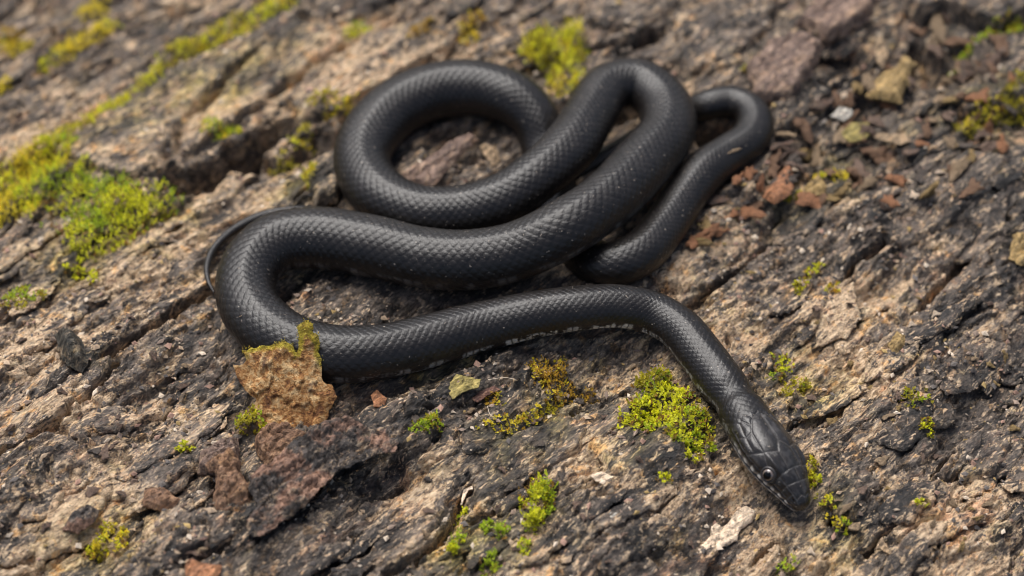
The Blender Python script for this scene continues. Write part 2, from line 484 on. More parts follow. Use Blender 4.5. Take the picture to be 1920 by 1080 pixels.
DARK = [(330, 740, 90, 40), (660, 890, 110, 60), (1270, 880, 70, 40), (1600, 930, 90, 60), (1770, 600, 110, 50), (1740, 770, 90, 50), (1220, 830, 60, 30), (640, 590, 160, 40),
        (400, 990, 110, 60), (640, 1000, 90, 60), (1860, 350, 120, 90), (1560, 420, 90, 40), (1820, 60, 110, 80), (900, 720, 120, 40), (930, 860, 60, 60), (300, 880, 70, 30),
        (1440, 540, 60, 60), (1160, 40, 90, 40), (1350, 60, 90, 50), (1560, 200, 140, 80), (1650, 250, 200, 80), (90, 470, 90, 30), (1300, 1000, 60, 40), (1900, 700, 70, 60), (1100, 980, 80, 40),
        (450, 660, 50, 60), (860, 560, 260, 40), (560, 880, 120, 90), (200, 560, 40, 20), (1650, 470, 70, 40), (1850, 800, 60, 50)]
GREEN = [(580, 330, 60, 40), (1000, 780, 130, 50), (1240, 780, 130, 70), (1500, 700, 80, 60), (180, 430, 160, 60), (1550, 330, 120, 40), (350, 140, 250, 60), (820, 700, 80, 30), (1560, 960, 60, 60), (920, 1010, 120, 50), (200, 1010, 80, 50), (1850, 210, 120, 50)]

def blobs(L, x, y):
    s = np.zeros_like(x)
    for (px, py, rx, ry) in L:
        p = at(px, py); k = depth(p)/FPX
        # ellipses lie along the grain
        dx, dy = x-p[0], y-p[1]
        a, b = rx*k, ry*k*1.3
        c_, s_ = math.cos(GRAIN*0.75), math.sin(GRAIN*0.75)
        uu, vv = dx*c_+dy*s_, -dx*s_+dy*c_
        s = np.maximum(s, np.exp(-((uu/a)**2+(vv/b)**2)))
    return s

def region(x, y):
    wx = x+0.10*fbm(x*3.1, y*3.1, 4); wy = y+0.10*fbm(x*3.1+40, y*3.1+7, 4)
    return np.stack([blobs(TAN, wx, wy), blobs(DARK, wx, wy), blobs(GREEN, wx, wy), 0.5+relief(x, y, True)[1]], axis=-1)

def seg_dist(x, y, poly):
    d = np.full(x.shape, 9.0)
    for (a, b) in zip(poly[:-1], poly[1:]):
        ab = b-a; L = max(np.dot(ab, ab), 1e-9)
        t = np.clip(((x-a[0])*ab[0]+(y-a[1])*ab[1])/L, 0, 1)
        d = np.minimum(d, np.hypot(x-a[0]-t*ab[0], y-a[1]-t*ab[1]))
    return d

def relief(x, y, want_tone=False):
    u = x*math.cos(GRAIN)+y*math.sin(GRAIN); v = -x*math.sin(GRAIN)+y*math.cos(GRAIN)
    wu = u+0.12*fbm(x*2.7+1, y*2.7, 4); wv = v+0.06*fbm(x*3.3+20, y*3.3, 5)
    h = 0.045*fbm(u*1.3, wv*3.2, 3); tone = np.zeros_like(x)
    # layered flakes: two stacks of terraces with ragged risers
    for (fu, fv, lv, amp, off) in ((1.1, 3.4, 4.0, 0.024, 0.0), (2.6, 7.0, 3.5, 0.014, 31.0)):
        n = fbm(wu*fu+off, wv*fv+off, 5, 0.55)*lv + 0.22*fbm(x*22+off, y*22, 3)
        f = n-np.floor(n)
        h += amp*0.9*(np.floor(n)+sstep(0.88, 1.0, f)+0.15*f)
        fl_ = np.floor(n+0.1).astype(np.int64)
        tone += 0.20*(_rx[(fl_*37+int(off)) & 511]-0.5)
    # small crumbling cells stretched along the grain
    f1, f2, cid = worley(wu*6.5+0.6*fbm(x*14, y*14, 3), wv*25+0.6*fbm(x*14+9, y*14, 3))
    h += 0.011*(_rx[cid]-0.5)*sstep(0.0, 0.10, f2-f1) - 0.006*(1-sstep(0.0, 0.07, f2-f1))
    tone += 0.24*(_rx[cid]-0.5)
    f1, f2, cid = worley(u*19+0.7*fbm(x*30, y*30, 2), v*54+0.7*fbm(x*30+7, y*30, 2))
    h += 0.005*(_ry[cid]-0.5)*sstep(0.0, 0.10, f2-f1); tone += 0.22*(_ry[cid]-0.5)
    # fissures following the grain
    r = ridged(wu*0.9+7, wv*5.0+2, 3)
    h -= 0.13*sstep(0.925, 0.975, r)*sstep(-0.15, 0.2, fbm(x*1.3+50, y*1.3, 2))
    r = ridged(wu*2.0+3, wv*12.0+5, 3)
    h -= 0.055*sstep(0.925, 0.975, r)*sstep(-0.1, 0.25, fbm(x*2.1+20, y*2.1, 2))
    # long fibrous ridges
    h += 0.018*fbm(wu*2.0+11, wv*10, 3, 0.5)
    # short cross breaks that end the flakes
    r = ridged(wu*3.4+31, wv*2.2+5, 2)
    h -= 0.030*sstep(0.93, 0.985, r)*sstep(0.0, 0.3, fbm(x*2.4+70, y*2.4, 2))
    h += 0.013*fbm(u*5, v*22, 4, 0.55) + 0.005*fbm(u*26, v*50, 3, 0.6)
    return (h, tone) if want_tone else h

def warped_cracks(x, y, h):
    wx = x+0.012*fbm(x*14, y*14, 4)+0.007*fbm(x*50, y*50, 2); wy = y+0.012*fbm(x*14+33, y*14, 4)+0.007*fbm(x*50+9, y*50, 2)
    for (pts, w, d) in CRACKS:
        pl = px_line(pts)
        lo = np.min(pl, axis=0)-0.15; hi = np.max(pl, axis=0)+0.15
        m = (x > lo[0]) & (x < hi[0]) & (y > lo[1]) & (y < hi[1])
        if not m.any(): continue
        dd = seg_dist(wx[m], wy[m], pl)
        ww = w*(0.95+1.3*np.abs(fbm(x[m]*9+3, y[m]*9, 2)))
        h[m] -= d*(1-sstep(ww*0.35, ww*1.15, dd))
    for (px, py, rx, ry, d) in PITS:
        p = at(px, py)
        e = ((wx-p[0])/rx)**2+((wy-p[1])/ry)**2
        h -= d*(1-sstep(0.25, 1.1, e))
    return h

def axis(lo, hi, step, far):
    core = np.arange(lo, hi+step*0.5, step)
    w = []; s = step; p = 0.0
    while p < far:
        s = min(s*1.16, 0.6); p += s; w.append(p)
    w = np.array(w)
    return np.concatenate([lo-w[::-1], core, core[-1]+w])

GX = axis(-1.98, 1.98, 0.0054, 6.5)
GY = axis(-1.28, 1.62, 0.0054, 6.5)
XX, YY = np.meshgrid(GX, GY)
HS = macro(XX, YY)                         # smooth log
HH = warped_cracks(XX.ravel().copy(), YY.ravel().copy(), relief(XX.ravel(), YY.ravel())).reshape(XX.shape)
# the bark under the snake is pressed flush with its belly
nearest_top = np.full(HH.shape, 9.0)
NEAR = np.zeros(HH.shape)
for k in range(0, len(PATH), 5):
    x, y, z, r = PATH[k]
    rr = r*1.5
    i0, i1 = np.searchsorted(GX, [x-rr, x+rr]); j0, j1 = np.searchsorted(GY, [y-rr, y+rr])
    sub = (slice(j0, j1), slice(i0, i1))
    d2 = (XX[sub]-x)**2+(YY[sub]-y)**2
    zb = z-np.sqrt(np.maximum(r*r-d2, 0))*0.98-0.004
    zb = np.where(d2 < r*r, zb, 9.0)
    nearest_top[sub] = np.minimum(nearest_top[sub], zb)
    NEAR[sub] = np.maximum(NEAR[sub], 1-sstep(r*0.6, r*1.5, np.sqrt(d2)))
ZZ = HS + HH*(1-0.75*NEAR)
ZZ = np.minimum(ZZ, nearest_top)

def height(x, y):
    """bilinear height of the finished bark"""
    x = np.atleast_1d(np.asarray(x, float)); y = np.atleast_1d(np.asarray(y, float))
    i = np.clip(np.searchsorted(GX, x)-1, 0, len(GX)-2); j = np.clip(np.searchsorted(GY, y)-1, 0, len(GY)-2)
    fx = np.clip((x-GX[i])/(GX[i+1]-GX[i]), 0, 1); fy = np.clip((y-GY[j])/(GY[j+1]-GY[j]), 0, 1)
    return (ZZ[j, i]*(1-fx)+ZZ[j, i+1]*fx)*(1-fy)+(ZZ[j+1, i]*(1-fx)+ZZ[j+1, i+1]*fx)*fy

# smoothed height for plates that lie over the relief
def boxblur(a, k):
    c = np.cumsum(np.pad(a, ((k+1, k), (0, 0)), mode='edge'), axis=0); a = (c[2*k+1:]-c[:-2*k-1])/(2*k+1)
    c = np.cumsum(np.pad(a, ((0, 0), (k+1, k)), mode='edge'), axis=1); return (c[:, 2*k+1:]-c[:, :-2*k-1])/(2*k+1)
ZS = boxblur(boxblur(ZZ, 9), 9)
def height_s(x, y):
    i = np.clip(np.searchsorted(GX, x)-1, 0, len(GX)-2); j = np.clip(np.searchsorted(GY, y)-1, 0, len(GY)-2)
    return ZS[j, i]

def on(px, py):
    """photo pixel to the point of the bark seen there"""
    z = 0.0
    for k in range(6):
        p = at(px, py, z); z = float(height(p[0], p[1])[0])
    return np.array((p[0], p[1], z))

ny, nx = XX.shape
idx = np.arange(nx*ny).reshape(ny, nx)
quads = np.stack([idx[:-1, :-1], idx[:-1, 1:], idx[1:, 1:], idx[1:, :-1]], axis=-1).reshape(-1, 4)
log = link_mesh('fallen_log', np.stack([XX, YY, ZZ], -1).reshape(-1, 3), quads, M['bark'], cols={'region': region(XX.ravel(), YY.ravel())})
tag(log, 'rough grey-brown bark of a fallen log filling the whole ground', 'log', kind='structure')

# forest soil far below the log
gv = np.array([(-400, -400, -4.6), (400, -400, -4.6), (400, 400, -4.6), (-400, 400, -4.6)], float)
tag(link_mesh('ground', gv, np.array([[0, 1, 2, 3]]), M['soil']), kind='structure')

# ---------------------------------------------------------------- slabs: plates and flakes with ragged outlines
def poly_sdf(x, y, P):
    d = np.full(x.shape, 9.0); inside = np.zeros(x.shape, bool)
    n = len(P)
    for k in range(n):
        a, b = P[k], P[(k+1) % n]
        ab = b-a; L = max(np.dot(ab, ab), 1e-12)
        t = np.clip(((x-a[0])*ab[0]+(y-a[1])*ab[1])/L, 0, 1)
        d = np.minimum(d, np.hypot(x-a[0]-t*ab[0], y-a[1]-t*ab[1]))
        if a[1] != b[1]:
            c = ((a[1] > y) != (b[1] > y)) & (x < (b[0]-a[0])*(y-a[1])/(b[1]-a[1])+a[0])
            inside ^= c
    return np.where(inside, -d, d)

def slab2d(P, step, rag=0.012, seed=0.0, rfreq=16):
    """grid clipped to a ragged polygon: returns a, b, depth inside the edge, quads, boundary edges"""
    P = np.asarray(P, float)
    lo = P.min(0)-3*step-rag; hi = P.max(0)+3*step+rag
    ga = np.arange(lo[0], hi[0], step); gb = np.arange(lo[1], hi[1], step)
    A, B = np.meshgrid(ga, gb)
    def sd(a, b):
        wa = a+rag*fbm(a*rfreq+seed, b*rfreq, 4, 0.6); wb = b+rag*fbm(a*rfreq+seed+50, b*rfreq+9, 4, 0.6)
        return poly_sdf(wa, wb, P)
    D = sd(A, B)
    ins = D < 0
    cell = ins[:-1, :-1] | ins[:-1, 1:] | ins[1:, 1:] | ins[1:, :-1]
    use = np.zeros(A.shape, bool)
    use[:-1, :-1] |= cell; use[:-1, 1:] |= cell; use[1:, 1:] |= cell; use[1:, :-1] |= cell
    # pull outside vertices back onto the outline
    e = step*0.25
    gxx = (sd(A+e, B)-sd(A-e, B))/(2*e); gyy = (sd(A, B+e)-sd(A, B-e))/(2*e)
    gl = np.maximum(np.hypot(gxx, gyy), 0.5)
    out = use & ~ins
    pull = np.clip(np.where(out, D, 0), 0, 1.3*step)
    A = A-gxx/gl**2*pull; B = B-gyy/gl**2*pull
    Din = np.where(ins, -D, 0)
    ids = -np.ones(A.shape, np.int64); ids[use] = np.arange(use.sum())
    Q = np.stack([ids[:-1, :-1], ids[:-1, 1:], ids[1:, 1:], ids[1:, :-1]], -1)[cell]
    # boundary edges in winding order
    E = np.concatenate([Q[:, [0, 1]], Q[:, [1, 2]], Q[:, [2, 3]], Q[:, [3, 0]]])
    key = E[:, 0]*10**7+E[:, 1]; rev = E[:, 1]*10**7+E[:, 0]
    bd = E[~np.isin(key, rev)]
    return A[use], B[use], Din[use], Q, bd

def build_slab(name, a, b, din, Q, bd, top, bot, tomap, mat, parent=None):
    n = len(a)
    V = np.vstack([tomap(a, b, top), tomap(a, b, bot)])
    F = np.vstack([Q, Q[:, ::-1]+n, np.stack([bd[:, 1], bd[:, 0], bd[:, 0]+n, bd[:, 1]+n], -1)])
    return V, F

def ground_slab(name, poly, mat, lift=0.03, thick=0.04, tilt=(0, 0), step=0.007, rag=0.014, seed=0.0, edge=0.02, rough=1.0, parent=None, conform=True, curl=0.0, world=None, tone=0.0):
    W = [] if world is None else list(world)
    for (px, py) in poly or []:
        p = on(px, py); W.append(at(px, py, p[2]+lift)[:2] if not conform else p[:2])
    W = np.array(W)
    c = W.mean(0)
    a, b, din, Q, bd = slab2d(W, step, rag, seed)
    zs = height_s(a, b) if conform else np.full(a.shape, float(np.median(height_s(a, b))))
    u = a*math.cos(GRAIN)+b*math.sin(GRAIN); v = -a*math.sin(GRAIN)+b*math.cos(GRAIN)
    det = 0.012*fbm(u*4+seed, v*12, 4, 0.55)+0.005*fbm(u*20+seed, v*40, 4, 0.6)
    n = fbm(u*3+seed, v*8, 4)*4; f = n-np.floor(n)
    det = det+0.010*(np.floor(n)+sstep(0.8, 1, f))
    w1, w2, ci = worley(u*7+seed+0.5*fbm(a*14, b*14, 3), v*24+0.5*fbm(a*14+5, b*14, 3))
    det = det+0.010*(_rx[ci]-0.5)*sstep(0, 0.1, w2-w1)
    if not conform: det = det*0.7+0.007*fbm(a*38+seed, b*38, 4, 0.7)-0.008*(1-sstep(0.0, 0.10, worley(a*34+seed, b*34)[1]-worley(a*34+seed, b*34)[0]))
    k = sstep(0, edge, din)
    pl = zs+lift+tilt[0]*(a-c[0])+tilt[1]*(b-c[1])+curl*((a-c[0])**2+(b-c[1])**2)
    top = pl+det*rough*(0.3+0.7*k)-thick*0.45*(1-k)**2
    bot = pl-thick*(0.55+0.45*k)+0.01*fbm(a*12+9, b*12+seed, 3)
    V, F = build_slab(name, a, b, din, Q, bd, top, np.minimum(bot, top-0.004), lambda p, q, h: np.stack([p, q, h], -1), mat)
    n_ = len(a)
    reg = region(a, b); reg[:, 3] += tone
    cols = {'region': np.vstack([reg, reg])}
    o = Vector((float(c[0]), float(c[1]), float(np.median(pl))))
    if parent is None:
        V = V-np.array(o)
    ob = link_mesh(name, V, F, mat, parent, cols=cols)
    if parent is None:
        ob.location = o
    else:                                   # later things rest on top of this plate
        ii = np.clip(np.searchsorted(GX, a), 1, len(GX)-1); jj = np.clip(np.searchsorted(GY, b), 1, len(GY)-1)
        for (dj, di) in ((0, 0), (-1, 0), (0, -1), (-1, -1)): np.maximum.at(ZZ, (jj+dj, ii+di), top)
    return ob

AVOID = []                                 # spots that the peeling flakes leave free: x, y, radius
PLATES = [ # outline px, lift, thickness, tilt
 ([(100, 295), (170, 240), (260, 190), (350, 130), (430, 85), (520, 40), (585, 25), (545, 66), (480, 110), (417, 163), (345, 226), (318, 290), (290, 328), (240, 345), (195, 330), (150, 315)], 0.055, 0.10, (0, 0)),
 ([(345, 243), (420, 178), (500, 108), (560, 68), (640, 72), (650, 96), (585, 135), (525, 177), (490, 207), (428, 250), (370, 292), (332, 300)], 0.05, 0.09, (0.02, 0)),
 ([(518, 205), (590, 142), (650, 105), (730, 62), (820, 38), (858, 84), (845, 108), (760, 152), (700, 188), (640, 215), (570, 242), (530, 250)], 0.06, 0.10, (0, 0)),
 ([(590, 318), (638, 305), (648, 340), (634, 384), (592, 390), (580, 350)], 0.05, 0.08, (0, 0)),
 ([(588, 244), (655, 226), (640, 285), (602, 300)], 0.045, 0.07, (0, 0)),
 ([(1207, 506), (1232, 480), (1290, 443), (1350, 410), (1440, 395), (1458, 420), (1395, 478), (1342, 522), (1292, 552), (1250, 549), (1217, 532)], 0.022, 0.06, (0, 0)),
 ([(1690, 20), (1760, -10), (1920, -60), (1980, 30), (1860, 86), (1805, 130), (1748, 126), (1722, 80)], 0.10, 0.16, (0, 0)),
 ([(1778, 195), (1812, 150), (1920, 70), (1990, 80), (1970, 190), (1870, 212), (1802, 228)], 0.07, 0.12, (0, 0)),
 ([(1090, 48), (1120, -20), (1240, -20), (1262, 20), (1230, 44), (1180, 60), (1125, 72)], 0.05, 0.09, (0, 0)),
 ([(1240, 80), (1290, 30), (1400, -10), (1470, -10), (1440, 60), (1370, 110), (1290, 150)], 0.035, 0.07, (0, 0)),
 ([(690, 1000), (740, 940), (800, 895), (850, 872), (882, 888), (856, 955), (808, 1008), (750, 1056), (700, 1060)], 0.03, 0.06, (0, 0)),
 ([(884, 900), (950, 830), (1050, 778), (1115, 800), (1085, 850), (1005, 898), (930, 945), (886, 958)], 0.03, 0.06, (0, 0)),
 ([(255, 700), (310, 640), (388, 584), (420, 630), (400, 690), (330, 706), (275, 724)], 0.018, 0.05, (0, 0)),
 ([(1535, 965), (1560, 880), (1650, 805), (1722, 795), (1700, 850), (1642, 925), (1585, 975)], 0.02, 0.05, (0, 0)),
 ([(1790, 842), (1850, 800), (1900, 826), (1872, 900), (1802, 912)], 0.03, 0.06, (0, 0)),
 ([(1100, 830), (1180, 800), (1290, 850), (1300, 900), (1230, 920), (1150, 890)], 0.025, 0.05, (0, 0)),
 ([(1250, 960), (1320, 900), (1390, 870), (1440, 950), (1400, 1000), (1300, 1050), (1240, 1020)], 0.02, 0.05, (0, 0)),
 ([(20, 560), (110, 490), (160, 462), (150, 500), (70, 560), (0, 590)], 0.03, 0.06, (0, 0)),
 ([(0, 820), (40, 770), (120, 720), (150, 740), (110, 780), (50, 812)], 0.02, 0.05, (0, 0)),
 ([(430, 1040), (520, 980), (620, 985), (650, 1040), (560, 1090), (450, 1095)], 0.025, 0.06, (0, 0)),
 ([(900, 1000), (990, 950), (1080, 960), (1060, 1030), (960, 1070), (890, 1060)], 0.02, 0.05, (0, 0)),
 ([(1640, 420), (1720, 340), (1830, 290), (1900, 300), (1850, 370), (1760, 440), (1680, 470)], 0.03, 0.06, (0, 0)),
]
for k, (poly, lift, th, tl) in enumerate(PLATES):
    pl = ground_slab('bark_plate', poly, M['bark'], lift, th, tl, step=0.0075, rag=0.02, seed=k*7.7, parent=log)

AVOID += [(1.0*at(*q)[0], 1.0*at(*q)[1], 0.02) for q in ((250, 632), (300, 597), (345, 562), (1340, 525), (1660, 440), (820, 1000), (852, 962), (60, 815))]
# ---------------------------------------------------------------- thin flakes peeling along the grain
def near_path(x, y, pad):
    return bool((np.hypot(PATH[::4, 0]-x, PATH[::4, 1]-y) < PATH[::4, 3]+pad).any())
cnt = 0
rf = random.Random(77)
for tr in range(9000):
    if cnt >= 170: break
    px, py = rf.uniform(-40, 1960), rf.uniform(-20, 1110)
    if 380 < px < 780 and 600 < py < 1000: continue
    c0 = on(px, py)
    ln, wd = rf.uniform(0.12, 0.46), rf.uniform(0.045, 0.13)
    if near_path(c0[0], c0[1], 0.05+ln*0.42): continue
    an = GRAIN+rf.gauss(0, 0.16)
    ca, sa = math.cos(an), math.sin(an)
    hit = False
    for (qx, qy, qr) in AVOID:
        dx_, dy_ = qx-c0[0], qy-c0[1]
        uu, vv = dx_*ca+dy_*sa, -dx_*sa+dy_*ca
        if (uu/(ln*0.56+qr))**2+(vv/(wd*0.56+qr))**2 < 1: hit = True; break
    if hit: continue
    m = 9
    P2 = []
    for i_ in range(m):
        t_ = 2*math.pi*i_/m
        rr = rf.uniform(0.7, 1.15)
        P2.append((c0[0]+ca*math.cos(t_)*ln*0.5*rr-sa*math.sin(t_)*wd*0.5*rr, c0[1]+sa*math.cos(t_)*ln*0.5*rr+ca*math.sin(t_)*wd*0.5*rr))
    k_ = rf.uniform(-0.02, 0.10)
    ground_slab('bark_plate', None, M['bark'], rf.uniform(0.010, 0.034), rf.uniform(0.016, 0.032), (sa*k_+rf.gauss(0, 0.03), -ca*k_+rf.gauss(0, 0.03)), step=0.0066, rag=0.022, seed=cnt*3.3+200, edge=0.010, parent=log, world=P2, tone=rf.uniform(-0.20, 0.14), rough=0.5)
    cnt += 1

# ---------------------------------------------------------------- the snake
def build_snake():
    NR = 27                                   # rows of scales over the back
    sr = PATH[:, 3]
    # ring positions: dense on the head, then a fixed number per scale length
    Ls = lambda r: np.maximum(r*0.315, 0.006)
    rows = np.concatenate([[0], np.cumsum(0.5*(SEG/Ls(sr[:-1])+SEG/Ls(sr[1:])))])     # scale-row coordinate along the body
    ring_rows = np.arange(0, rows[-1], 1/8.0)
    arc_s = np.interp(ring_rows, rows, ARC)
    arc_s = arc_s[arc_s > HEAD_L*1.02]
    s_all = np.concatenate([HEAD_L*np.concatenate([np.linspace(0, 1, 14, endpoint=False)**2*0.06, np.linspace(0.06, 1.02, 150, endpoint=False)]), arc_s])
    s_all = np.unique(s_all)
    Pc = np.stack([np.interp(s_all, ARC, PATH[:, i]) for i in range(4)], -1)
    rowc = np.interp(s_all, ARC, rows)
    T = np.gradient(Pc[:, :3], s_all, axis=0)
    # smooth tangents (avoids facets at control points)
    for _ in range(12): T[1:-1] = 0.25*T[:-2]+0.5*T[1:-1]+0.25*T[2:]
    T /= np.linalg.norm(T, axis=1)[:, None]
    up = np.array((0, 0, 1.0))
    S = np.cross(T, up); S /= np.linalg.norm(S, axis=1)[:, None]
    U = np.cross(S, T)
    # the head is rolled so that its near side shows
    roll = math.radians(19)*(1-sstep(0.9, 2.6, s_all/HEAD_L))
    cr, sr_ = np.cos(roll)[:, None], np.sin(roll)[:, None]
    sgn = 1.0 if S[5, 0] > 0 else -1.0
    S, U = S*cr-U*sr_*sgn, U*cr+S*sr_*sgn
    # angles: 19 dorsal rows over +-128 degrees, broad belly plates below
    DA = math.radians(128)
    dors = np.linspace(-DA, DA, NR*6+1)
    vent = np.linspace(DA, 2*math.pi-DA, 27)[1:-1]
    th = np.concatenate([dors, vent])
    nR, nA = len(s_all), len(th)
    TH, SS = np.meshgrid(th, s_all)
    ROW = np.repeat(rowc[:, None], nA, 1)
    R = np.repeat(Pc[:, 3:4], nA, 1)
    t = s_all/HEAD_L
    # body section: rounded back, flatter belly
    hx = [0, .012, .03, .07, .14, .25, .4, .55, .7, .82, .95, 1.08, 1.25, 1.6]
    W = np.interp(t, hx, [.003, .016, .026, .034, .042, .053, .071, .0800, .0820, .0810, .0765, .0720, .0690, .0]); 
    HT = np.interp(t, hx, [.003, .016, .025, .034, .043, .053, .063, .068, .069, .068, .065, .064, .064, 0])
    HB = np.interp(t, hx, [.003, .016, .024, .031, .036, .042, .048, .053, .056, .057, .058, .059, .060, 0])
    for arr in (W, HT, HB):
        for _ in range(10): arr[1:-1] = 0.25*arr[:-2]+0.5*arr[1:-1]+0.25*arr[2:]
    bl = sstep(1.05, 1.6, t)
    W = W*(1-bl)+Pc[:, 3]*1.04*bl*(1+0.05*fbm(s_all*4, s_all*0+0.5, 2)); HT = HT*(1-bl)+Pc[:, 3]*0.94*bl*(1+0.03*fbm(s_all*5, s_all*0+2.5, 2)); HB = HB*(1-bl)+Pc[:, 3]*0.95*bl
    ex = 2.0+0.40*(1-sstep(0.8, 1.3, t))*sstep(0.05, 0.35, t)
    cth, sth = np.cos(TH), np.sin(TH)
    e = (2.0/ex)[:, None]
    ax_ = np.sign(sth)*np.abs(sth)**e*W[:, None]
    hgt = np.where(cth > 0, HT[:, None], HB[:, None])
    az_ = np.sign(cth)*np.abs(cth)**e*hgt
    # flatter belly
    az_ = np.where(az_ < -0.70*HB[:, None], -0.70*HB[:, None]+(az_+0.70*HB[:, None])*0.5, az_)
    base = Pc[:, None, :3]+S[:, None, :]*ax_[..., None]+U[:, None, :]*az_[..., None]
    az_ = az_+(0.035*Pc[:, 3]*bl)[:, None]*np.exp(-(TH/0.22)**2)
    base = Pc[:, None, :3]+S[:, None, :]*ax_[..., None]+U[:, None, :]*az_[..., None]
    # outward normals of the smooth section
    nxl = np.sign(sth)*np.abs(sth)**(2-e)/W[:, None]; nzl = np.sign(cth)*np.abs(cth)**(2-e)/hgt
    nl = np.sqrt(nxl**2+nzl**2); nxl /= nl; nzl /= nl
    N = S[:, None, :]*nxl[..., None]+U[:, None, :]*nzl[..., None]
    # ---- overlapping scales
    a = (TH+DA)/(2*DA)*NR-0.5                      # row coordinate 0..NR-1
    b = ROW
    best = np.zeros(TH.shape); edge = np.zeros(TH.shape); sid = np.zeros(TH.shape)
    ia = np.round(a)
    for da in (-1, 0, 1):
        ca = ia+da
        ok = (ca >= 0) & (ca <= NR-1)
        off = 0.5*(ca.astype(int) & 1)
        ib = np.round(b-off)
        for db in (-1, 0, 1):
            cb = ib+db+off
            yl = (a-ca)/0.99; xl = (b-cb)/0.60
            q = np.abs(yl)**1.25+np.abs(xl)**1.25
            hh = np.where((q < 1) & ok, (0.62+0.38*(xl*0.5+0.5))*np.sqrt(np.clip(1-q**3, 0, 1)), 0)
            better = hh > best
            best = np.where(better, hh, best)
            edge = np.where(better, q, edge)
            sid = np.where(better, ca*37+cb, sid)
    dorsal = (np.abs(TH) < DA+0.01)
    # belly plates: broad, one per row, overlapping tailwards
    fb = b-np.floor(b)
    belly = 0.35+0.65*fb*(1-sstep(0.9, 1.0, fb))
    disp = np.where(dorsal, best, belly)
    fade = sstep(0.80, 1.12, t)[:, None]*1.0
    side_fade = fade
    amp = np.minimum(R, 0.09)*0.060
    rise = disp*amp*side_fade
    # ---- head shields: grooves between plates
    tt = np.repeat(t[:, None], nA, 1)
    phi = np.degrees(np.where(TH > math.pi, TH-2*math.pi, TH)); aph = np.abs(phi)
    headm = tt < 1.15
    seams = [[(.64, 0), (.98, 0)], [(.60, 46), (.80, 42), (.93, 26), (1.0, 6)], [(.37, 17), (.56, 14), (.655, 0)], [(.37, 0), (.37, 17)], [(.37, 17), (.345, 52)],
             [(.56, 14), (.60, 46)], [(.60, 46), (.50, 60)], [(.235, 0), (.37, 0)], [(.235, 0), (.245, 52)], [(.11, 0), (.235, 0)], [(.085, 0), (.11, 22), (.09, 48)],
             [(.245, 52), (.345, 52)], [(.09, 48), (.245, 52)], [(.60, 46), (.66, 80)], [(.80, 42), (.78, 62), (.84, 80)], [(.66, 66), (.95, 58)], [(.08, 80), (.2, 82), (.35, 84), (.55, 84), (.75, 82), (.9, 80)],
             [(.345, 52), (.34, 84)], [(.24, 52), (.23, 82)], [(.15, 50), (.15, 82)], [(.96, 22), (1.05, 36)], [(.88, 36), (.98, 52)]]
    for q in (.07, .15, .235, .32, .41, .50, .59, .69, .80):
        seams.append([(q, 83), (q+.02, 106)])
    KX, KY = HEAD_L, 0.095*math.pi/180*1.05
    gx = tt*KX; gy = aph*KY
    D = np.full(tt.shape, 9.0)
    sel = headm
    xs, ys = gx[sel], gy[sel]
    dmin = np.full(xs.shape, 9.0)
    for sm in seams:
        pl = [np.array((p[0]*KX, p[1]*KY)) for p in sm]
        dmin = np.minimum(dmin, seg_dist(xs, ys, pl))
    D[sel] = dmin
    hf = (1-sstep(0.95, 1.06, tt))
    groove = np.exp(-(D/0.0024)**2)*hf
    lip = np.exp(-((aph-107)*KY/0.0045)**2)*(1-sstep(0.80, 0.92, tt))*sstep(0.0, .03, tt)
    nost = np.exp(-(((tt-.10)*KX/0.006)**2+((aph-62)*KY/0.006)**2))
    eye_t, eye_a = .43, 74
    sock = np.exp(-(((tt-eye_t)*KX/0.022)**2+((aph-eye_a)*KY/0.022)**2))
    brow = np.exp(-(((tt-.44)*KX/0.040)**2+((aph-43)*KY/0.012)**2))
    can = np.exp(-(((tt-.24)/.14)**2+((aph-52)*KY/0.014)**2))
    cheek = np.exp(-(((tt-.74)/.16)**2+((aph-78)*KY/0.03)**2))
    plate_puff = 0.0022*(1-np.exp(-(D/0.012)**2))*hf
    rise = rise+plate_puff-0.0019*groove-0.007*lip-0.008*nost-0.004*sock+0.008*brow+0.003*can+0.005*cheek
    V = base+N*rise[..., None]
    # ---- pigment
    col = np.zeros(TH.shape+(4,))
    blk = np.array((0.0085, 0.0073, 0.0067)); 
    per = (np.sin(sid*12.9898)*43758.5453) % 1.0
    shade = (0.75+0.5*per)
    col[..., :3] = blk*np.where(dorsal, shade, 1.0)[..., None]
    lowside = sstep(70, 118, aph)
    col[..., :3] += lowside[..., None]*np.array((0.012, 0.009, 0.0075))
    # pale skin that shows between the scales of the neck
    neck = np.exp(-((tt-2.6)/2.4)**2)*fade
    gap = sstep(0.80, 1.0, edge)*neck*(0.4+0.6*sstep(30, 80, aph))*dorsal
    pr = (np.sin(sid*78.233+1.3)*12543.123) % 1.0
    col[..., :3] += (gap*(pr > 0.35)*0.55)[..., None]*np.array((0.20, 0.18, 0.16))
    # white flecks where the belly plates turn up at the flank
    sarc = np.repeat(s_all[:, None], nA, 1)
    pw = (np.sin(np.floor(b)*45.17+np.sign(phi)*3.1)*9631.7) % 1.0
    fl = sstep(88, 97, aph)*(1-sstep(126, 136, aph))*sstep(-0.08, 0.10, fbm((b*0.45+np.sign(phi)*7).ravel(), (aph*0.02).ravel(), 2).reshape(TH.shape)+0.45*fbm((b*2.3).ravel(), (aph*0.16).ravel(), 3).reshape(TH.shape))*sstep(0.8, 1.1, tt)*(1-sstep(3.6, 4.4, sarc))
    fl = fl*sstep(0.02, 0.2, fb)*(1-sstep(.8, 1.0, fb))*1.2*(0.15+0.85*np.exp(-((sarc-1.05)/0.5)**2))*(0.5+0.5*pw)
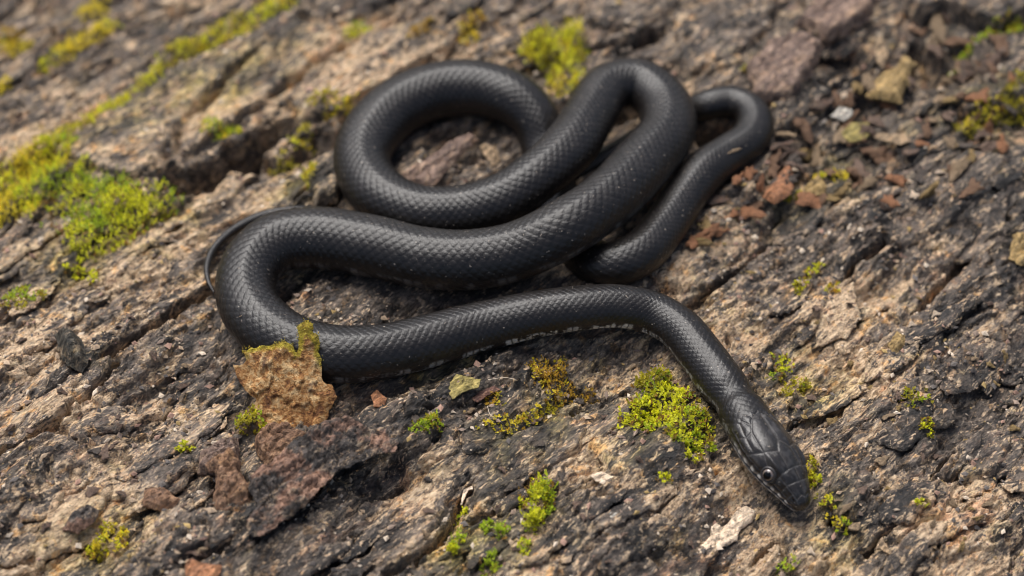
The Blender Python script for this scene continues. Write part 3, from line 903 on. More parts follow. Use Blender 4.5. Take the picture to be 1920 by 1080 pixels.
    fl2 = sstep(124, 140, aph)*0.7*sstep(0.9, 1.1, tt)*(1-sstep(2.6, 3.4, sarc))*(0.35+0.65*pw)
    wamt = np.clip(np.maximum(fl, fl2), 0, 1)
    # pale bars on the lip shields and chin
    fq = ((tt-.07)/.088) % 1.0
    lipw = sstep(88, 97, aph)*(1-sstep(103, 106, aph))*(0.25+0.75*sstep(.35, .6, fq)*(1-sstep(.85, 1.0, fq)))*(1-sstep(.78, .95, tt))*sstep(.05, .12, tt)
    chin = sstep(109, 116, aph)*(1-sstep(.9, 1.05, tt))*(0.25+0.4*(fq > .5))
    wamt = np.maximum(wamt, np.maximum(lipw*1.0, chin))
    nz = 0.55+0.9*np.abs(fbm((sarc*60).ravel(), (TH*12).ravel(), 2)).reshape(TH.shape)*1.4
    wamt = np.clip(wamt*nz, 0, 1)
    col[..., :3] = col[..., :3]*(1-wamt[..., None])+wamt[..., None]*np.array((0.60, 0.58, 0.53))
    # head: slightly brownish shields with pale hairline seams
    hm = hf*(aph < 84)
    pn = fbm((tt*11).ravel(), (phi*0.07).ravel(), 3).reshape(TH.shape)
    col[..., :3] += (hm*(0.008+0.016*sstep(0.0, .35, pn)))[..., None]*np.array((1.0, 0.98, 0.98))
    col[..., :3] += (groove*0.025*hm)[..., None]*np.array((1.0, .93, .86))
    col[..., 3] = hf
    # ---- faces
    idx = np.arange(nR*nA).reshape(nR, nA)
    nxt = np.roll(idx, -1, axis=1)
    Q = np.stack([idx[:-1], idx[1:], nxt[1:], nxt[:-1]], -1).reshape(-1, 4)
    Vf = V.reshape(-1, 3); cf = col.reshape(-1, 4)
    tipA = Pc[0, :3]-T[0]*0.004; tipB = Pc[-1, :3]
    n0 = len(Vf)
    Vf = np.vstack([Vf, tipA, tipB]); cf = np.vstack([cf, cf[0], cf[-1]])
    t1 = np.stack([idx[0], nxt[0], np.full(nA, n0)], -1); t2 = np.stack([nxt[-1], idx[-1], np.full(nA, n0+1)], -1)
    root = bpy.data.objects.new('snake', None); C.objects.link(root)
    o0 = Pc[len(Pc)//3, :3].copy(); o0[2] = 0
    root.location = o0
    body = link_mesh('body', Vf-o0, [Q, t1, t2], M['skin'], root, cols={'skin': cf})
    tag(root, 'black snake lying in loose coils on the bark, head at lower right', 'snake')
    # ---- eyes
    for sg in (-1, 1):
        ki = int(np.argmin(np.abs(t-eye_t))); kj = int(np.argmin(np.abs(phi[0]-sg*eye_a)))
        c = base[ki, kj]; n = N[ki, kj]*0.93+U[ki]*0.0+T[ki]*-0.16; n = n/np.linalg.norm(n)
        f1 = np.cross(n, U[ki]); f1 /= np.linalg.norm(f1); f2 = np.cross(n, f1)
        def dome(name, r0, depth_, off, mat, parent, sq=1.0, hole=0.0):
            m, k = 28, 8
            vs = []
            for i in range(k+1):
                q = hole+(1-hole)*i/k
                for j in range(m):
                    an = 2*math.pi*j/m
                    vs.append(c-o0+n*(off+depth_*math.sqrt(max(1-q*q, 0)))+(f1*math.cos(an)*sq+f2*math.sin(an))*r0*q)
            F = [[i*m+j, (i+1)*m+j, (i+1)*m+(j+1) % m, i*m+(j+1) % m] for i in range(k) for j in range(m)]
            return link_mesh(name, np.array(vs), np.array(F), mat, parent)
        ey = dome('eye', 0.0200, 0.0150, -0.0040, M['iris'], root)
        dome('pupil', 0.0140, 0.0052, 0.0085, M['pupil'], ey, 0.82)
        # scaly ring round the eye
        m, k = 30, 8
        vs = []
        for i in range(m):
            an = 2*math.pi*i/m
            d = f1*math.cos(an)+f2*math.sin(an)
            for j in range(k):
                bt = 2*math.pi*j/k
                vs.append(c-o0+d*(0.0215+0.0040*math.cos(bt))+n*(-0.001+0.0050*math.sin(bt)))
        F = [[i*k+j, ((i+1) % m)*k+j, ((i+1) % m)*k+(j+1) % k, i*k+(j+1) % k] for i in range(m) for j in range(k)]
        link_mesh('eye_ring', np.array(vs), np.array(F), M['eye_ring'], ey)
    return root
snake = build_snake()

# ---------------------------------------------------------------- loose flakes of bark
def upright_flake():
    poly = [(434, 687), (455, 685), (461, 672), (453, 658), (485, 651), (512, 647), (533, 639), (546, 647), (556, 664), (560, 650), (560, 632), (558, 612), (574, 600), (588, 608),
            (587, 624), (596, 628), (600, 643), (597, 666), (603, 674), (601, 704), (611, 721), (622, 723), (630, 746), (622, 761), (614, 780), (604, 815), (560, 828), (505, 824), (470, 800), (478, 749), (455, 730), (442, 708)]
    p0 = on(555, 800)
    lean = math.radians(42)
    upd = np.array((0.0, math.sin(lean), math.cos(lean)))
    yaw = math.radians(-8)
    rt = np.array((math.cos(yaw), math.sin(yaw), 0))
    n = np.cross(rt, upd); n /= np.linalg.norm(n)
    upd = np.cross(n, rt)
    L = []
    for q in poly:
        w = at_plane(*q, p0, n)-p0
        L.append((np.dot(w, rt), np.dot(w, upd)))
    a, b, din, Q, bd = slab2d(np.array(L), 0.0038, 0.0065, 9.0, 44)
    k = sstep(0, 0.02, din)
    det = 0.010*fbm(a*9, b*9+4, 4)+0.008*fbm(a*40, b*22, 4, 0.65)
    nn = fbm(a*6+5, b*6, 4)*3.5; f = nn-np.floor(nn); det = det*0.6+0.006*(np.floor(nn)+sstep(.85, 1, f))
    bend = -0.25*(a-0.01)**2+0.12*np.maximum(b, 0)**2
    th = 0.016*(1-0.4*sstep(0.05, 0.40, b))
    top = bend+det*(0.3+0.7*k)-0.006*(1-k)
    bot = top-th*(0.35+0.65*k)
    tomap = lambda p, q, h: p[:, None]*rt+q[:, None]*upd+h[:, None]*n
    V, F = build_slab('', a, b, din, Q, bd, top, bot, tomap, None)
    edge = np.clip((1-sstep(0.0, 0.035, din))*sstep(0.12, 0.26, b)+0.65*sstep(0.24, 0.34, b)+0.0, 0, 1)
    col = np.stack([edge, edge*0, edge*0, edge*0+1], -1)
    o = link_mesh('bark_flake', V, F, M['upright'], None, cols={'region': np.vstack([col, col])})
    o.location = p0
    sel = np.where(edge > 0.45)[0]
    sel = rng.choice(sel, 450)
    b0 = V[sel]+rng.normal(0, 0.004, (450, 3))
    d = upd*rng.uniform(0.2, 1.0, (450, 1))+rng.normal(0, 0.45, (450, 3))+n*rng.uniform(0, 0.8, (450, 1)); d /= np.linalg.norm(d, axis=1)[:, None]
    sd = np.cross(d, rng.normal(0, 1, (450, 3))); sd /= np.linalg.norm(sd, axis=1)[:, None]
    Lf = rng.uniform(0.004, 0.008, (450, 1))
    FV = np.stack([b0, b0+d*Lf*0.5+sd*Lf*0.25, b0+d*Lf, b0+d*Lf*0.5-sd*Lf*0.25], 1).reshape(-1, 3)
    tn = np.array([(0.62, 0.50, 0.05), (0.50, 0.34, 0.05), (0.66, 0.58, 0.10), (0.40, 0.36, 0.03)])[rng.integers(0, 4, 450)]
    fr = link_mesh('moss_fringe', FV, np.arange(1800).reshape(-1, 4), M['moss'], o, smooth=False, cols={'tone': np.repeat(np.hstack([tn, np.ones((450, 1))]), 4, 0)})
    fr['kind'] = 'stuff'
    return tag(o, 'upright rusty-brown bark flake with ragged yellow mossy top, standing before the snake', 'bark flake', 'loose bark flakes')
upright_flake()

def flake(label, poly, mat, cat='bark flake', group='loose bark flakes', name='bark_flake', conform=False, **kw):
    o = ground_slab(name, poly, M[mat], conform=conform, **kw)
    return tag(o, label, cat, group)

flake('large dark bark flake lying tilted before the upright rusty flake, torn lower edge',
      [(459, 951), (474, 925), (466, 894), (512, 871), (550, 840), (595, 810), (648, 795), (694, 787), (743, 776), (757, 791), (748, 814), (738, 838), (702, 862), (664, 882), (626, 894), (603, 909), (584, 928), (550, 958), (527, 962), (512, 981), (485, 983), (466, 970)],
      'flake_dark', lift=0.085, thick=0.035, tilt=(0.05, 0.08), step=0.0055, rag=0.02, seed=2.0, rough=1.8)
flake('small orange-brown bark flake with yellow tip left of the large dark flake',
      [(387, 886), (405, 875), (436, 856), (451, 871), (455, 894), (474, 913), (470, 932), (447, 950), (440, 966), (417, 955), (396, 934), (409, 913), (390, 894)], 'flake_brown', lift=0.05, thick=0.045, step=0.005, rag=0.014, seed=5.0, tilt=(0, 0.15), rough=1.8)
flake('pinkish-brown crumbling bark lump above the small orange-brown flake',
      [(368, 833), (383, 814), (409, 799), (440, 806), (448, 826), (425, 860), (392, 874), (368, 862)], 'flake_pink', lift=0.07, thick=0.08, step=0.0055, rag=0.02, seed=8.0, rough=1.8)
flake('pale pinkish bark lump at the foot of the upright rusty flake',
      [(470, 826), (500, 795), (545, 790), (588, 805), (570, 835), (530, 858), (495, 862)], 'flake_brown', lift=0.05, thick=0.07, step=0.0055, rag=0.02, seed=12.0, rough=1.8)
flake('orange bark chip cut by the bottom edge of the picture',
      [(343, 1045), (352, 1036), (385, 1042), (410, 1052), (408, 1075), (392, 1095), (350, 1092)], 'chip_orange', cat='bark chip', name='bark_chip', lift=0.05, thick=0.04, step=0.006, rag=0.015, seed=14.0)
flake('reddish-brown bark flake with black hollow under it, lower left',
      [(262, 930), (270, 898), (296, 893), (335, 915), (330, 925), (295, 936)], 'flake_brown', lift=0.05, thick=0.035, step=0.005, rag=0.012, seed=15.0, tilt=(-0.1, 0.2))
flake('dark purplish bark flake lifted off the pale bark at far lower left',
      [(110, 965), (130, 938), (165, 924), (185, 935), (172, 958), (140, 978)], 'flake_dark', lift=0.06, thick=0.04, step=0.006, rag=0.012, seed=16.0, tilt=(0, 0.1))
flake('dark olive-grey angular bark lump left of the long crack',
      [(102, 612), (118, 606), (150, 630), (163, 655), (150, 672), (122, 668), (106, 645)], 'chip_olive', cat='bark lump', name='bark_lump', lift=0.075, thick=0.10, step=0.0055, rag=0.012, seed=17.0, edge=0.035)
flake('cream forked bark chip just below the snake\'s head',
      [(1302, 1024), (1312, 1002), (1332, 992), (1330, 968), (1344, 964), (1352, 982), (1366, 976), (1378, 952), (1400, 936), (1418, 948), (1412, 972), (1392, 990), (1384, 1010), (1350, 1028), (1315, 1036)], 'chip_cream', cat='bark chip', name='bark_chip', lift=0.016, thick=0.022, step=0.0045, rag=0.008, seed=18.0, edge=0.008)
flake('brown bark strip lying inside the left coil',
      [(742, 325), (780, 300), (840, 262), (885, 248), (897, 262), (870, 290), (815, 326), (770, 335)], 'flake_pink', lift=0.05, thick=0.05, step=0.006, rag=0.015, seed=19.0)
flake('round tan pebble of bark inside the left coil beside the brown strip',
      [(898, 278), (908, 266), (928, 266), (938, 280), (925, 294), (905, 292)], 'chip_tan', cat='bark lump', name='bark_lump', lift=0.05, thick=0.05, step=0.006, rag=0.006, seed=20.0, edge=0.03)
flake('pinkish bark slab with ochre patches beyond the small right-hand loop',
      [(1402, 110), (1440, 75), (1500, 58), (1542, 80), (1532, 118), (1495, 150), (1450, 165), (1415, 150)], 'flake_pink', lift=0.09, thick=0.10, step=0.008, rag=0.025, seed=21.0, tilt=(0, 0.1))
flake('reddish bark slab at the top edge right of centre',
      [(1492, 30), (1530, -10), (1650, -15), (1628, 35), (1560, 52)], 'flake_pink', lift=0.08, thick=0.09, step=0.008, rag=0.025, seed=22.0)
flake('yellow-tan crumpled chip at upper right, larger of the tan chips there',
      [(1628, 150), (1650, 128), (1680, 120), (1695, 90), (1730, 110), (1742, 138), (1712, 150), (1690, 172), (1650, 172)], 'chip_ochre', cat='bark chip', name='bark_chip', lift=0.07, thick=0.05, step=0.007, rag=0.02, seed=23.0)
flake('upright tan sliver just above the crumpled yellow-tan chip',
      [(1640, 65), (1655, 58), (1668, 95), (1660, 118), (1645, 110)], 'chip_tan', cat='bark chip', name='bark_chip', lift=0.08, thick=0.03, step=0.007, rag=0.012, seed=24.0)
flake('bright orange-red chip right of the small loop of the snake',
      [(1430, 348), (1448, 330), (1478, 325), (1490, 338), (1482, 358), (1455, 366)], 'chip_orange', cat='bark chip', name='bark_chip', lift=0.06, thick=0.035, step=0.006, rag=0.008, seed=25.0)
flake('orange-tan chip beside the bright orange-red chip',
      [(1510, 340), (1535, 322), (1552, 335), (1545, 352), (1520, 356)], 'chip_ochre', cat='bark chip', name='bark_chip', lift=0.05, thick=0.03, step=0.006, rag=0.01, seed=26.0)
flake('slender tan splinter lying flat in the upper-right litter',
      [(1640, 244), (1652, 236), (1700, 238), (1710, 246), (1690, 253), (1650, 252)], 'chip_tan', cat='splinter', name='bark_splinter', lift=0.05, thick=0.02, step=0.006, rag=0.006, seed=27.0)
flake('off-white fungus-like chip in the upper-right litter, lightest there',
      [(1560, 200), (1575, 186), (1600, 190), (1602, 210), (1580, 220)], 'chip_white', cat='bark chip', name='bark_chip', lift=0.05, thick=0.04, step=0.006, rag=0.01, seed=28.0, edge=0.03)
flake('pale yellow chip just below the off-white chip',
      [(1580, 240), (1600, 222), (1630, 218), (1636, 235), (1612, 250), (1592, 255)], 'chip_yellow', cat='bark chip', name='bark_chip', lift=0.05, thick=0.03, step=0.006, rag=0.012, seed=29.0)
flake('pale yellow lichen-like flake between snake and brown moss tuft',
      [(840, 715), (855, 702), (880, 696), (902, 703), (895, 722), (868, 730), (848, 734)], 'chip_yellow', cat='bark chip', name='bark_chip', lift=0.035, thick=0.015, step=0.005, rag=0.014, seed=30.0)
flake('dull red sliver beside the pale yellow flake',
      [(884, 740), (900, 726), (925, 722), (938, 728), (915, 738), (895, 748)], 'chip_red', cat='bark chip', name='bark_chip', lift=0.02, thick=0.015, step=0.005, rag=0.008, seed=31.0)
flake('yellow-tan chip lying on the bark at far right edge',
      [(1895, 470), (1905, 425), (1930, 420), (1940, 470), (1915, 485)], 'chip_ochre', cat='bark chip', name='bark_chip', lift=0.05, thick=0.04, step=0.006, rag=0.015, seed=32.0)
flake('bright yellow-orange chip right of the pale patch',
      [(1668, 640), (1682, 618), (1700, 618), (1704, 632), (1690, 650), (1676, 655)], 'chip_ochre', cat='bark chip', name='bark_chip', lift=0.03, thick=0.025, step=0.005, rag=0.01, seed=33.0)
flake('small orange crumb between upright flake and large moss-free bark',
      [(697, 748), (708, 740), (724, 746), (720, 756), (702, 758)], 'chip_orange', cat='bark chip', name='bark_chip', lift=0.03, thick=0.02, step=0.005, rag=0.006, seed=34.0)
flake('pale chip leaning in the long bottom crack',
      [(862, 925), (870, 905), (884, 897), (886, 905), (878, 925), (866, 938)], 'chip_cream', cat='bark chip', name='bark_chip', lift=0.03, thick=0.02, step=0.005, rag=0.006, seed=35.0)
flake('tan sliver on grey bark above the long bottom crack',
      [(820, 876), (828, 858), (838, 854), (836, 866), (826, 878)], 'chip_tan', cat='splinter', name='bark_splinter', lift=0.02, thick=0.012, step=0.0045, rag=0.005, seed=36.0)
flake('small white chip on the bark below the olive moss',
      [(1137, 955), (1145, 946), (1162, 952), (1160, 962), (1145, 968)], 'chip_white', cat='bark chip', name='bark_chip', lift=0.02, thick=0.015, step=0.0045, rag=0.008, seed=37.0)
flake('flat cream chip right of the tan crust at lower centre',
      [(1105, 896), (1130, 886), (1150, 890), (1140, 898), (1118, 902)], 'chip_cream', cat='bark chip', name='bark_chip', lift=0.02, thick=0.012, step=0.0045, rag=0.008, seed=38.0)
flake('tan chip standing among moss right of the snout',
      [(1592, 975), (1600, 966), (1615, 972), (1614, 984), (1602, 988)], 'chip_tan', cat='bark chip', name='bark_chip', lift=0.03, thick=0.015, step=0.0045, rag=0.006, seed=39.0)
flake('yellow-tan chip below and right of the snout',
      [(1642, 1010), (1655, 1003), (1676, 1026), (1668, 1030), (1650, 1024)], 'chip_tan', cat='bark chip', name='bark_chip', lift=0.03, thick=0.018, step=0.0045, rag=0.008, seed=40.0)

# ---------------------------------------------------------------- small scattered chips (shared meshes)
def chip_mesh(name, seed, mat):
    r = random.Random(seed)
    n = 15
    el = 0.38+0.4*r.random()
    ph = r.random()*6
    rad = [0.8+0.22*math.sin(3*2*math.pi*i/n+ph)+r.uniform(-0.28, 0.28) for i in range(n)]
    V = []
    for (k, h) in ((0.93, -0.12), (1.0, 0.04), (0.80, 0.16), (0.42, 0.22)):
        for i in range(n):
            an = 2*math.pi*i/n
            q = k*r.uniform(0.90, 1.08)
            x_, y_ = math.cos(an)*rad[i]*q, math.sin(an)*rad[i]*q*el
            V.append((x_, y_, h+r.uniform(-0.06, 0.06)+0.25*x_*y_+0.12*math.sin(x_*3+ph)))
    V.append((0, 0, 0.2)); V.append((0, 0, -0.12))
    T, Q = [], []
    for i in range(n):
        j = (i+1) % n
        for c_ in range(3):
            Q.append((c_*n+i, c_*n+j, (c_+1)*n+j, (c_+1)*n+i))
        T += [(3*n+i, 3*n+j, 4*n), (j, i, 4*n+1)]
    o = link_mesh(name, np.array(V), [np.array(Q), np.array(T)], M[mat], smooth=False)
    me = o.data
    bpy.data.objects.remove(o)
    return me
CHIPS = {}
for mat in ('chip_tan', 'chip_grey', 'chip_orange', 'chip_ochre', 'flake_dark', 'flake_brown', 'chip_cream', 'flake_pink'):
    CHIPS[mat] = [chip_mesh('bark_chip', 100+hash_i*13+len(mat), mat) for hash_i in range(4)]

def blocked(p, pad=1.1):
    d = np.hypot(PATH[::4, 0]-p[0], PATH[::4, 1]-p[1])
    return bool((d < PATH[::4, 3]*pad).any())

LITTER = {'chip_orange': 'x','chip_tan': 'small tan bark bit in the blurred litter beyond the right loop',
          'chip_grey': 'small grey bark bit in the blurred litter beyond the right loop',
          'chip_ochre': 'small yellowish bark bit in the blurred litter beyond the right loop',
          'flake_dark': 'small blackish bark bit in the blurred litter beyond the right loop',
          'flake_brown': 'small reddish-brown bark bit in the blurred litter beyond the right loop',
          'flake_pink': 'small pinkish bark bit in the blurred litter beyond the right loop',
          'chip_cream': 'small cream bark bit in the blurred litter beyond the right loop'}
kinds = ['chip_tan', 'chip_grey', 'flake_dark', 'flake_brown', 'flake_pink', 'chip_ochre', 'chip_cream', 'flake_pink', 'chip_orange', 'chip_tan', 'flake_brown']
SCAT = []
def scatter(n, box, labels, group, smin, smax, kinds):
    c = 0; tries = 0
    while c < n and tries < n*20:
        tries += 1
        px = random.uniform(*box[0]); py = random.uniform(*box[1])
        if len(box) > 2 and not box[2](px, py): continue
        p = on(px, py)
        if blocked(p, 1.25): continue
        k = random.choice(kinds)
        o = bpy.data.objects.new('bark_chip', random.choice(CHIPS[k])); C.objects.link(o)
        s = random.uniform(smin, smax)*(1.0 if k != 'chip_cream' else 0.6)
        o.location = p+np.array((0, 0, 0.012*s/0.04)); o.scale = (s, s, s*random.uniform(0.5, 1.0))
        o.rotation_euler = (random.gauss(0, 0.35), random.gauss(0, 0.35), GRAIN+random.gauss(0, 0.8))
        tag(o, None, 'bark chip', group)
        SCAT.append((o, k, s, px, py, labels[k].split()[3] if False else None))
        c += 1
scatter(115, ((1400, 1900), (60, 400), lambda x, y: abs(y-(400-(x-1400)*0.45)) < 150 and (x-1400)*0.62+y > 190), LITTER, 'bark bits in the upper right litter', 0.024, 0.068, kinds)
NEARL = {'flake_brown': 'small reddish-brown bark bit beside the front of the right-hand coil', 'chip_ochre': 'small yellowish bark bit beside the front of the right-hand coil',
         'chip_orange': 'small orange bark bit beside the front of the right-hand coil', 'flake_dark': 'small blackish bark bit beside the front of the right-hand coil'}
scatter(26, ((1270, 1480), (320, 470), lambda x, y: abs(y-(470-(x-1270)*0.75)) < 45), NEARL, 'bark bits beside the right-hand coil', 0.02, 0.05, list(NEARL))
RL = {'chip_tan': 'small tan bark crumb on the right-hand bark near the head', 'chip_cream': 'small cream bark crumb on the right-hand bark near the head', 'flake_pink': 'small pinkish bark crumb on the right-hand bark near the head',
      'chip_ochre': 'small ochre bark crumb on the right-hand bark near the head'}
scatter(60, ((1480, 1900), (560, 1060)), RL, 'bark crumbs on the right', 0.012, 0.030, list(RL))
LL = {'chip_tan': 'small tan bark crumb on the bark left of the flakes', 'flake_dark': 'small blackish bark crumb on the bark left of the flakes', 'flake_pink': 'small pinkish bark crumb on the bark left of the flakes', 'chip_grey': 'small grey bark crumb on the bark left of the flakes'}
scatter(45, ((20, 430), (560, 1060)), LL, 'bark crumbs on the left', 0.012, 0.030, list(LL))
CL = {'chip_tan': 'small tan bark crumb on the bark below the snake', 'flake_dark': 'small blackish bark crumb on the bark below the snake', 'flake_pink': 'small pinkish bark crumb on the bark below the snake', 'chip_grey': 'small grey bark crumb on the bark below the snake'}
scatter(45, ((640, 1300), (690, 1060)), CL, 'bark crumbs below the snake', 0.010, 0.026, list(CL))

COLW = {'chip_tan': 'tan', 'chip_grey': 'grey', 'chip_orange': 'orange', 'chip_ochre': 'ochre', 'flake_dark': 'blackish', 'flake_brown': 'reddish-brown', 'chip_cream': 'cream', 'flake_pink': 'pinkish'}
MARKS = [(1460, 345, 'bright orange-red chip'), (1580, 205, 'off-white chip'), (1685, 145, 'crumpled yellow-tan chip'), (1675, 245, 'slender tan splinter'), (1860, 215, 'olive-yellow moss band'), (1470, 110, 'pinkish slab'),
         (1530, 340, 'orange-tan chip'), (1240, 430, 'right-hand coil'), (1810, 110, 'mossy crack at top right'), (1655, 450, 'dark crack at right'), (1686, 636, 'bright yellow-orange chip'), (1480, 710, 'olive moss by the neck'),
         (1722, 745, 'dull green moss patch'), (1525, 900, 'snout'), (1603, 977, 'tan chip in the moss'), (1660, 1016, 'yellow-tan chip'), (1725, 948, 'tiny moss tuft at right'), (1850, 860, 'raised plate at right'), (1560, 540, 'olive moss pair'),
         (1360, 985, 'cream forked chip'), (1240, 770, 'olive moss patch'), (1008, 950, 'bright upright moss clump'), (1030, 705, 'brownish-yellow moss tuft'), (870, 715, 'pale yellow flake'), (870, 920, 'long bottom crack'), (1150, 957, 'small white chip'),
         (610, 880, 'large dark flake'), (795, 800, 'small moss by the dark flake'), (430, 905, 'small orange-brown flake'), (300, 915, 'reddish-brown flake'), (150, 950, 'dark purplish flake'), (135, 640, 'olive-grey lump'), (300, 600, 'long crack at left'),
         (205, 1030, 'orange-tinged moss patch'), (342, 838, 'tiny moss tuft'), (35, 558, 'dark green moss patch'), (110, 780, 'lower left crack'), (375, 1065, 'orange chip at the bottom edge'), (410, 835, 'pinkish lump')]
used = {}
for (o, k, sc_, px, py, _) in SCAT:
    m = min(MARKS, key=lambda q: math.hypot(q[0]-px, (q[1]-py)*1.2))
    dx, dy = px-m[0], py-m[1]
    a_ = math.degrees(math.atan2(-dy, dx)) % 360
    dr = ['right of', 'upper right of', 'above', 'upper left of', 'left of', 'lower left of', 'below', 'lower right of'][int((a_+22.5)//45) % 8]
    sz = 'tiny' if sc_ < 0.02 else 'small' if sc_ < 0.045 else 'larger'
    used.setdefault((sz, COLW[k], dr, m[2]), []).append((math.hypot(dx, dy), o))
for (sz, cw, dr, mk), L in used.items():
    L.sort(key=lambda q: q[0])
    for i_, (_, o) in enumerate(L):
        o['label'] = '%s %s bark bit %s the %s' % (sz, cw, dr, mk) + ('' if len(L) == 1 else ', ' + ['nearest', 'second nearest', 'third nearest', 'fourth nearest', 'fifth nearest', 'sixth nearest'][min(i_, 5)])

# a few crumbs lying on the snake itself
def on_snake(px, py, mat, s, label, rot=0.5):
    # nearest high point of the snake along the viewing ray
    best = None
    for t_ in np.linspace(6.5, 9.5, 1500):
        q = CP+ray(px, py)*t_
        d = np.linalg.norm(PATH[:, :3]-q, axis=1)-PATH[:, 3]*1.03
        if d.min() < 0: best = q; break
    if best is None: return
    o = bpy.data.objects.new('bark_crumb', CHIPS[mat][1]); C.objects.link(o)
    o.location = best; o.scale = (s, s*0.45, s*0.4); o.rotation_euler = (0.2, 0.0, rot)
    tag(o, label, 'crumb', 'crumbs stuck to the snake')
on_snake(1376, 283, 'chip_tan', 0.036, 'tan sliver stuck on the back of the small right-hand loop', 0.5)
on_snake(748, 252, 'chip_ochre', 0.012, 'tiny yellow crumb stuck on the inner side of the left coil', 0.8)
on_snake(1168, 405, 'chip_cream', 0.009, 'tiny cream crumb stuck on the thick diagonal coil')
on_snake(453, 592, 'chip_tan', 0.010, 'tiny tan crumb stuck on the outer side of the far-left bend')

# ---------------------------------------------------------------- grit: crumbs too many to count
def grit(n):
    px = rng.uniform(-60, 1980, n); py = rng.uniform(-40, 1120, n)
    P = np.array([at(a, b) for a, b in zip(px, py)])
    ok = np.ones(n, bool)
    for k in range(0, len(PATH), 6):
        ok &= np.hypot(P[:, 0]-PATH[k, 0], P[:, 1]-PATH[k, 1]) > PATH[k, 3]*1.1
    dens = fbm(P[:, 0]*2.2, P[:, 1]*2.2, 4)
    ok &= rng.random(n) < np.clip(0.35+1.6*dens, 0.04, 1)
    P = P[ok]; n = len(P)
    z = height(P[:, 0], P[:, 1])
    s = 0.003+0.010*rng.random(n)**3
    pal = np.array([(0.40, 0.29, 0.19), (0.22, 0.16, 0.12), (0.10, 0.085, 0.075), (0.55, 0.45, 0.34), (0.30, 0.18, 0.13), (0.05, 0.042, 0.038), (0.35, 0.24, 0.09)])
    c = pal[rng.choice(len(pal), n, p=[.24, .18, .14, .16, .12, .10, .06])]*rng.uniform(0.7, 1.2, (n, 1))
    base = np.array([(1, 0, 0), (-1, 0, 0), (0, 1, 0), (0, -1, 0), (0, 0, 1), (0, 0, -1)], float)
    V = base[None]*rng.uniform(0.5, 1.3, (n, 6, 1))*s[:, None, None]*np.array((1.3, 0.8, 0.6))
    an = rng.uniform(0, 2*np.pi, n); ca, sa = np.cos(an)[:, None], np.sin(an)[:, None]
    V = np.stack([V[..., 0]*ca-V[..., 1]*sa, V[..., 0]*sa+V[..., 1]*ca, V[..., 2]], -1)
    V += np.stack([P[:, 0], P[:, 1], z+s*0.25], -1)[:, None, :]
    T = np.array([(0, 2, 4), (2, 1, 4), (1, 3, 4), (3, 0, 4), (2, 0, 5), (1, 2, 5), (3, 1, 5), (0, 3, 5)])
    F = (T[None]+np.arange(n)[:, None, None]*6).reshape(-1, 3)
    col = np.repeat(np.hstack([c, np.ones((n, 1))]), 6, axis=0)
    o = link_mesh('bark_grit', V.reshape(-1, 3), F, M['grit'], smooth=False, cols={'tone': col})
    tag(o, 'fine crumbs and grit strewn over the bark', 'grit', kind='stuff')
grit(17000)

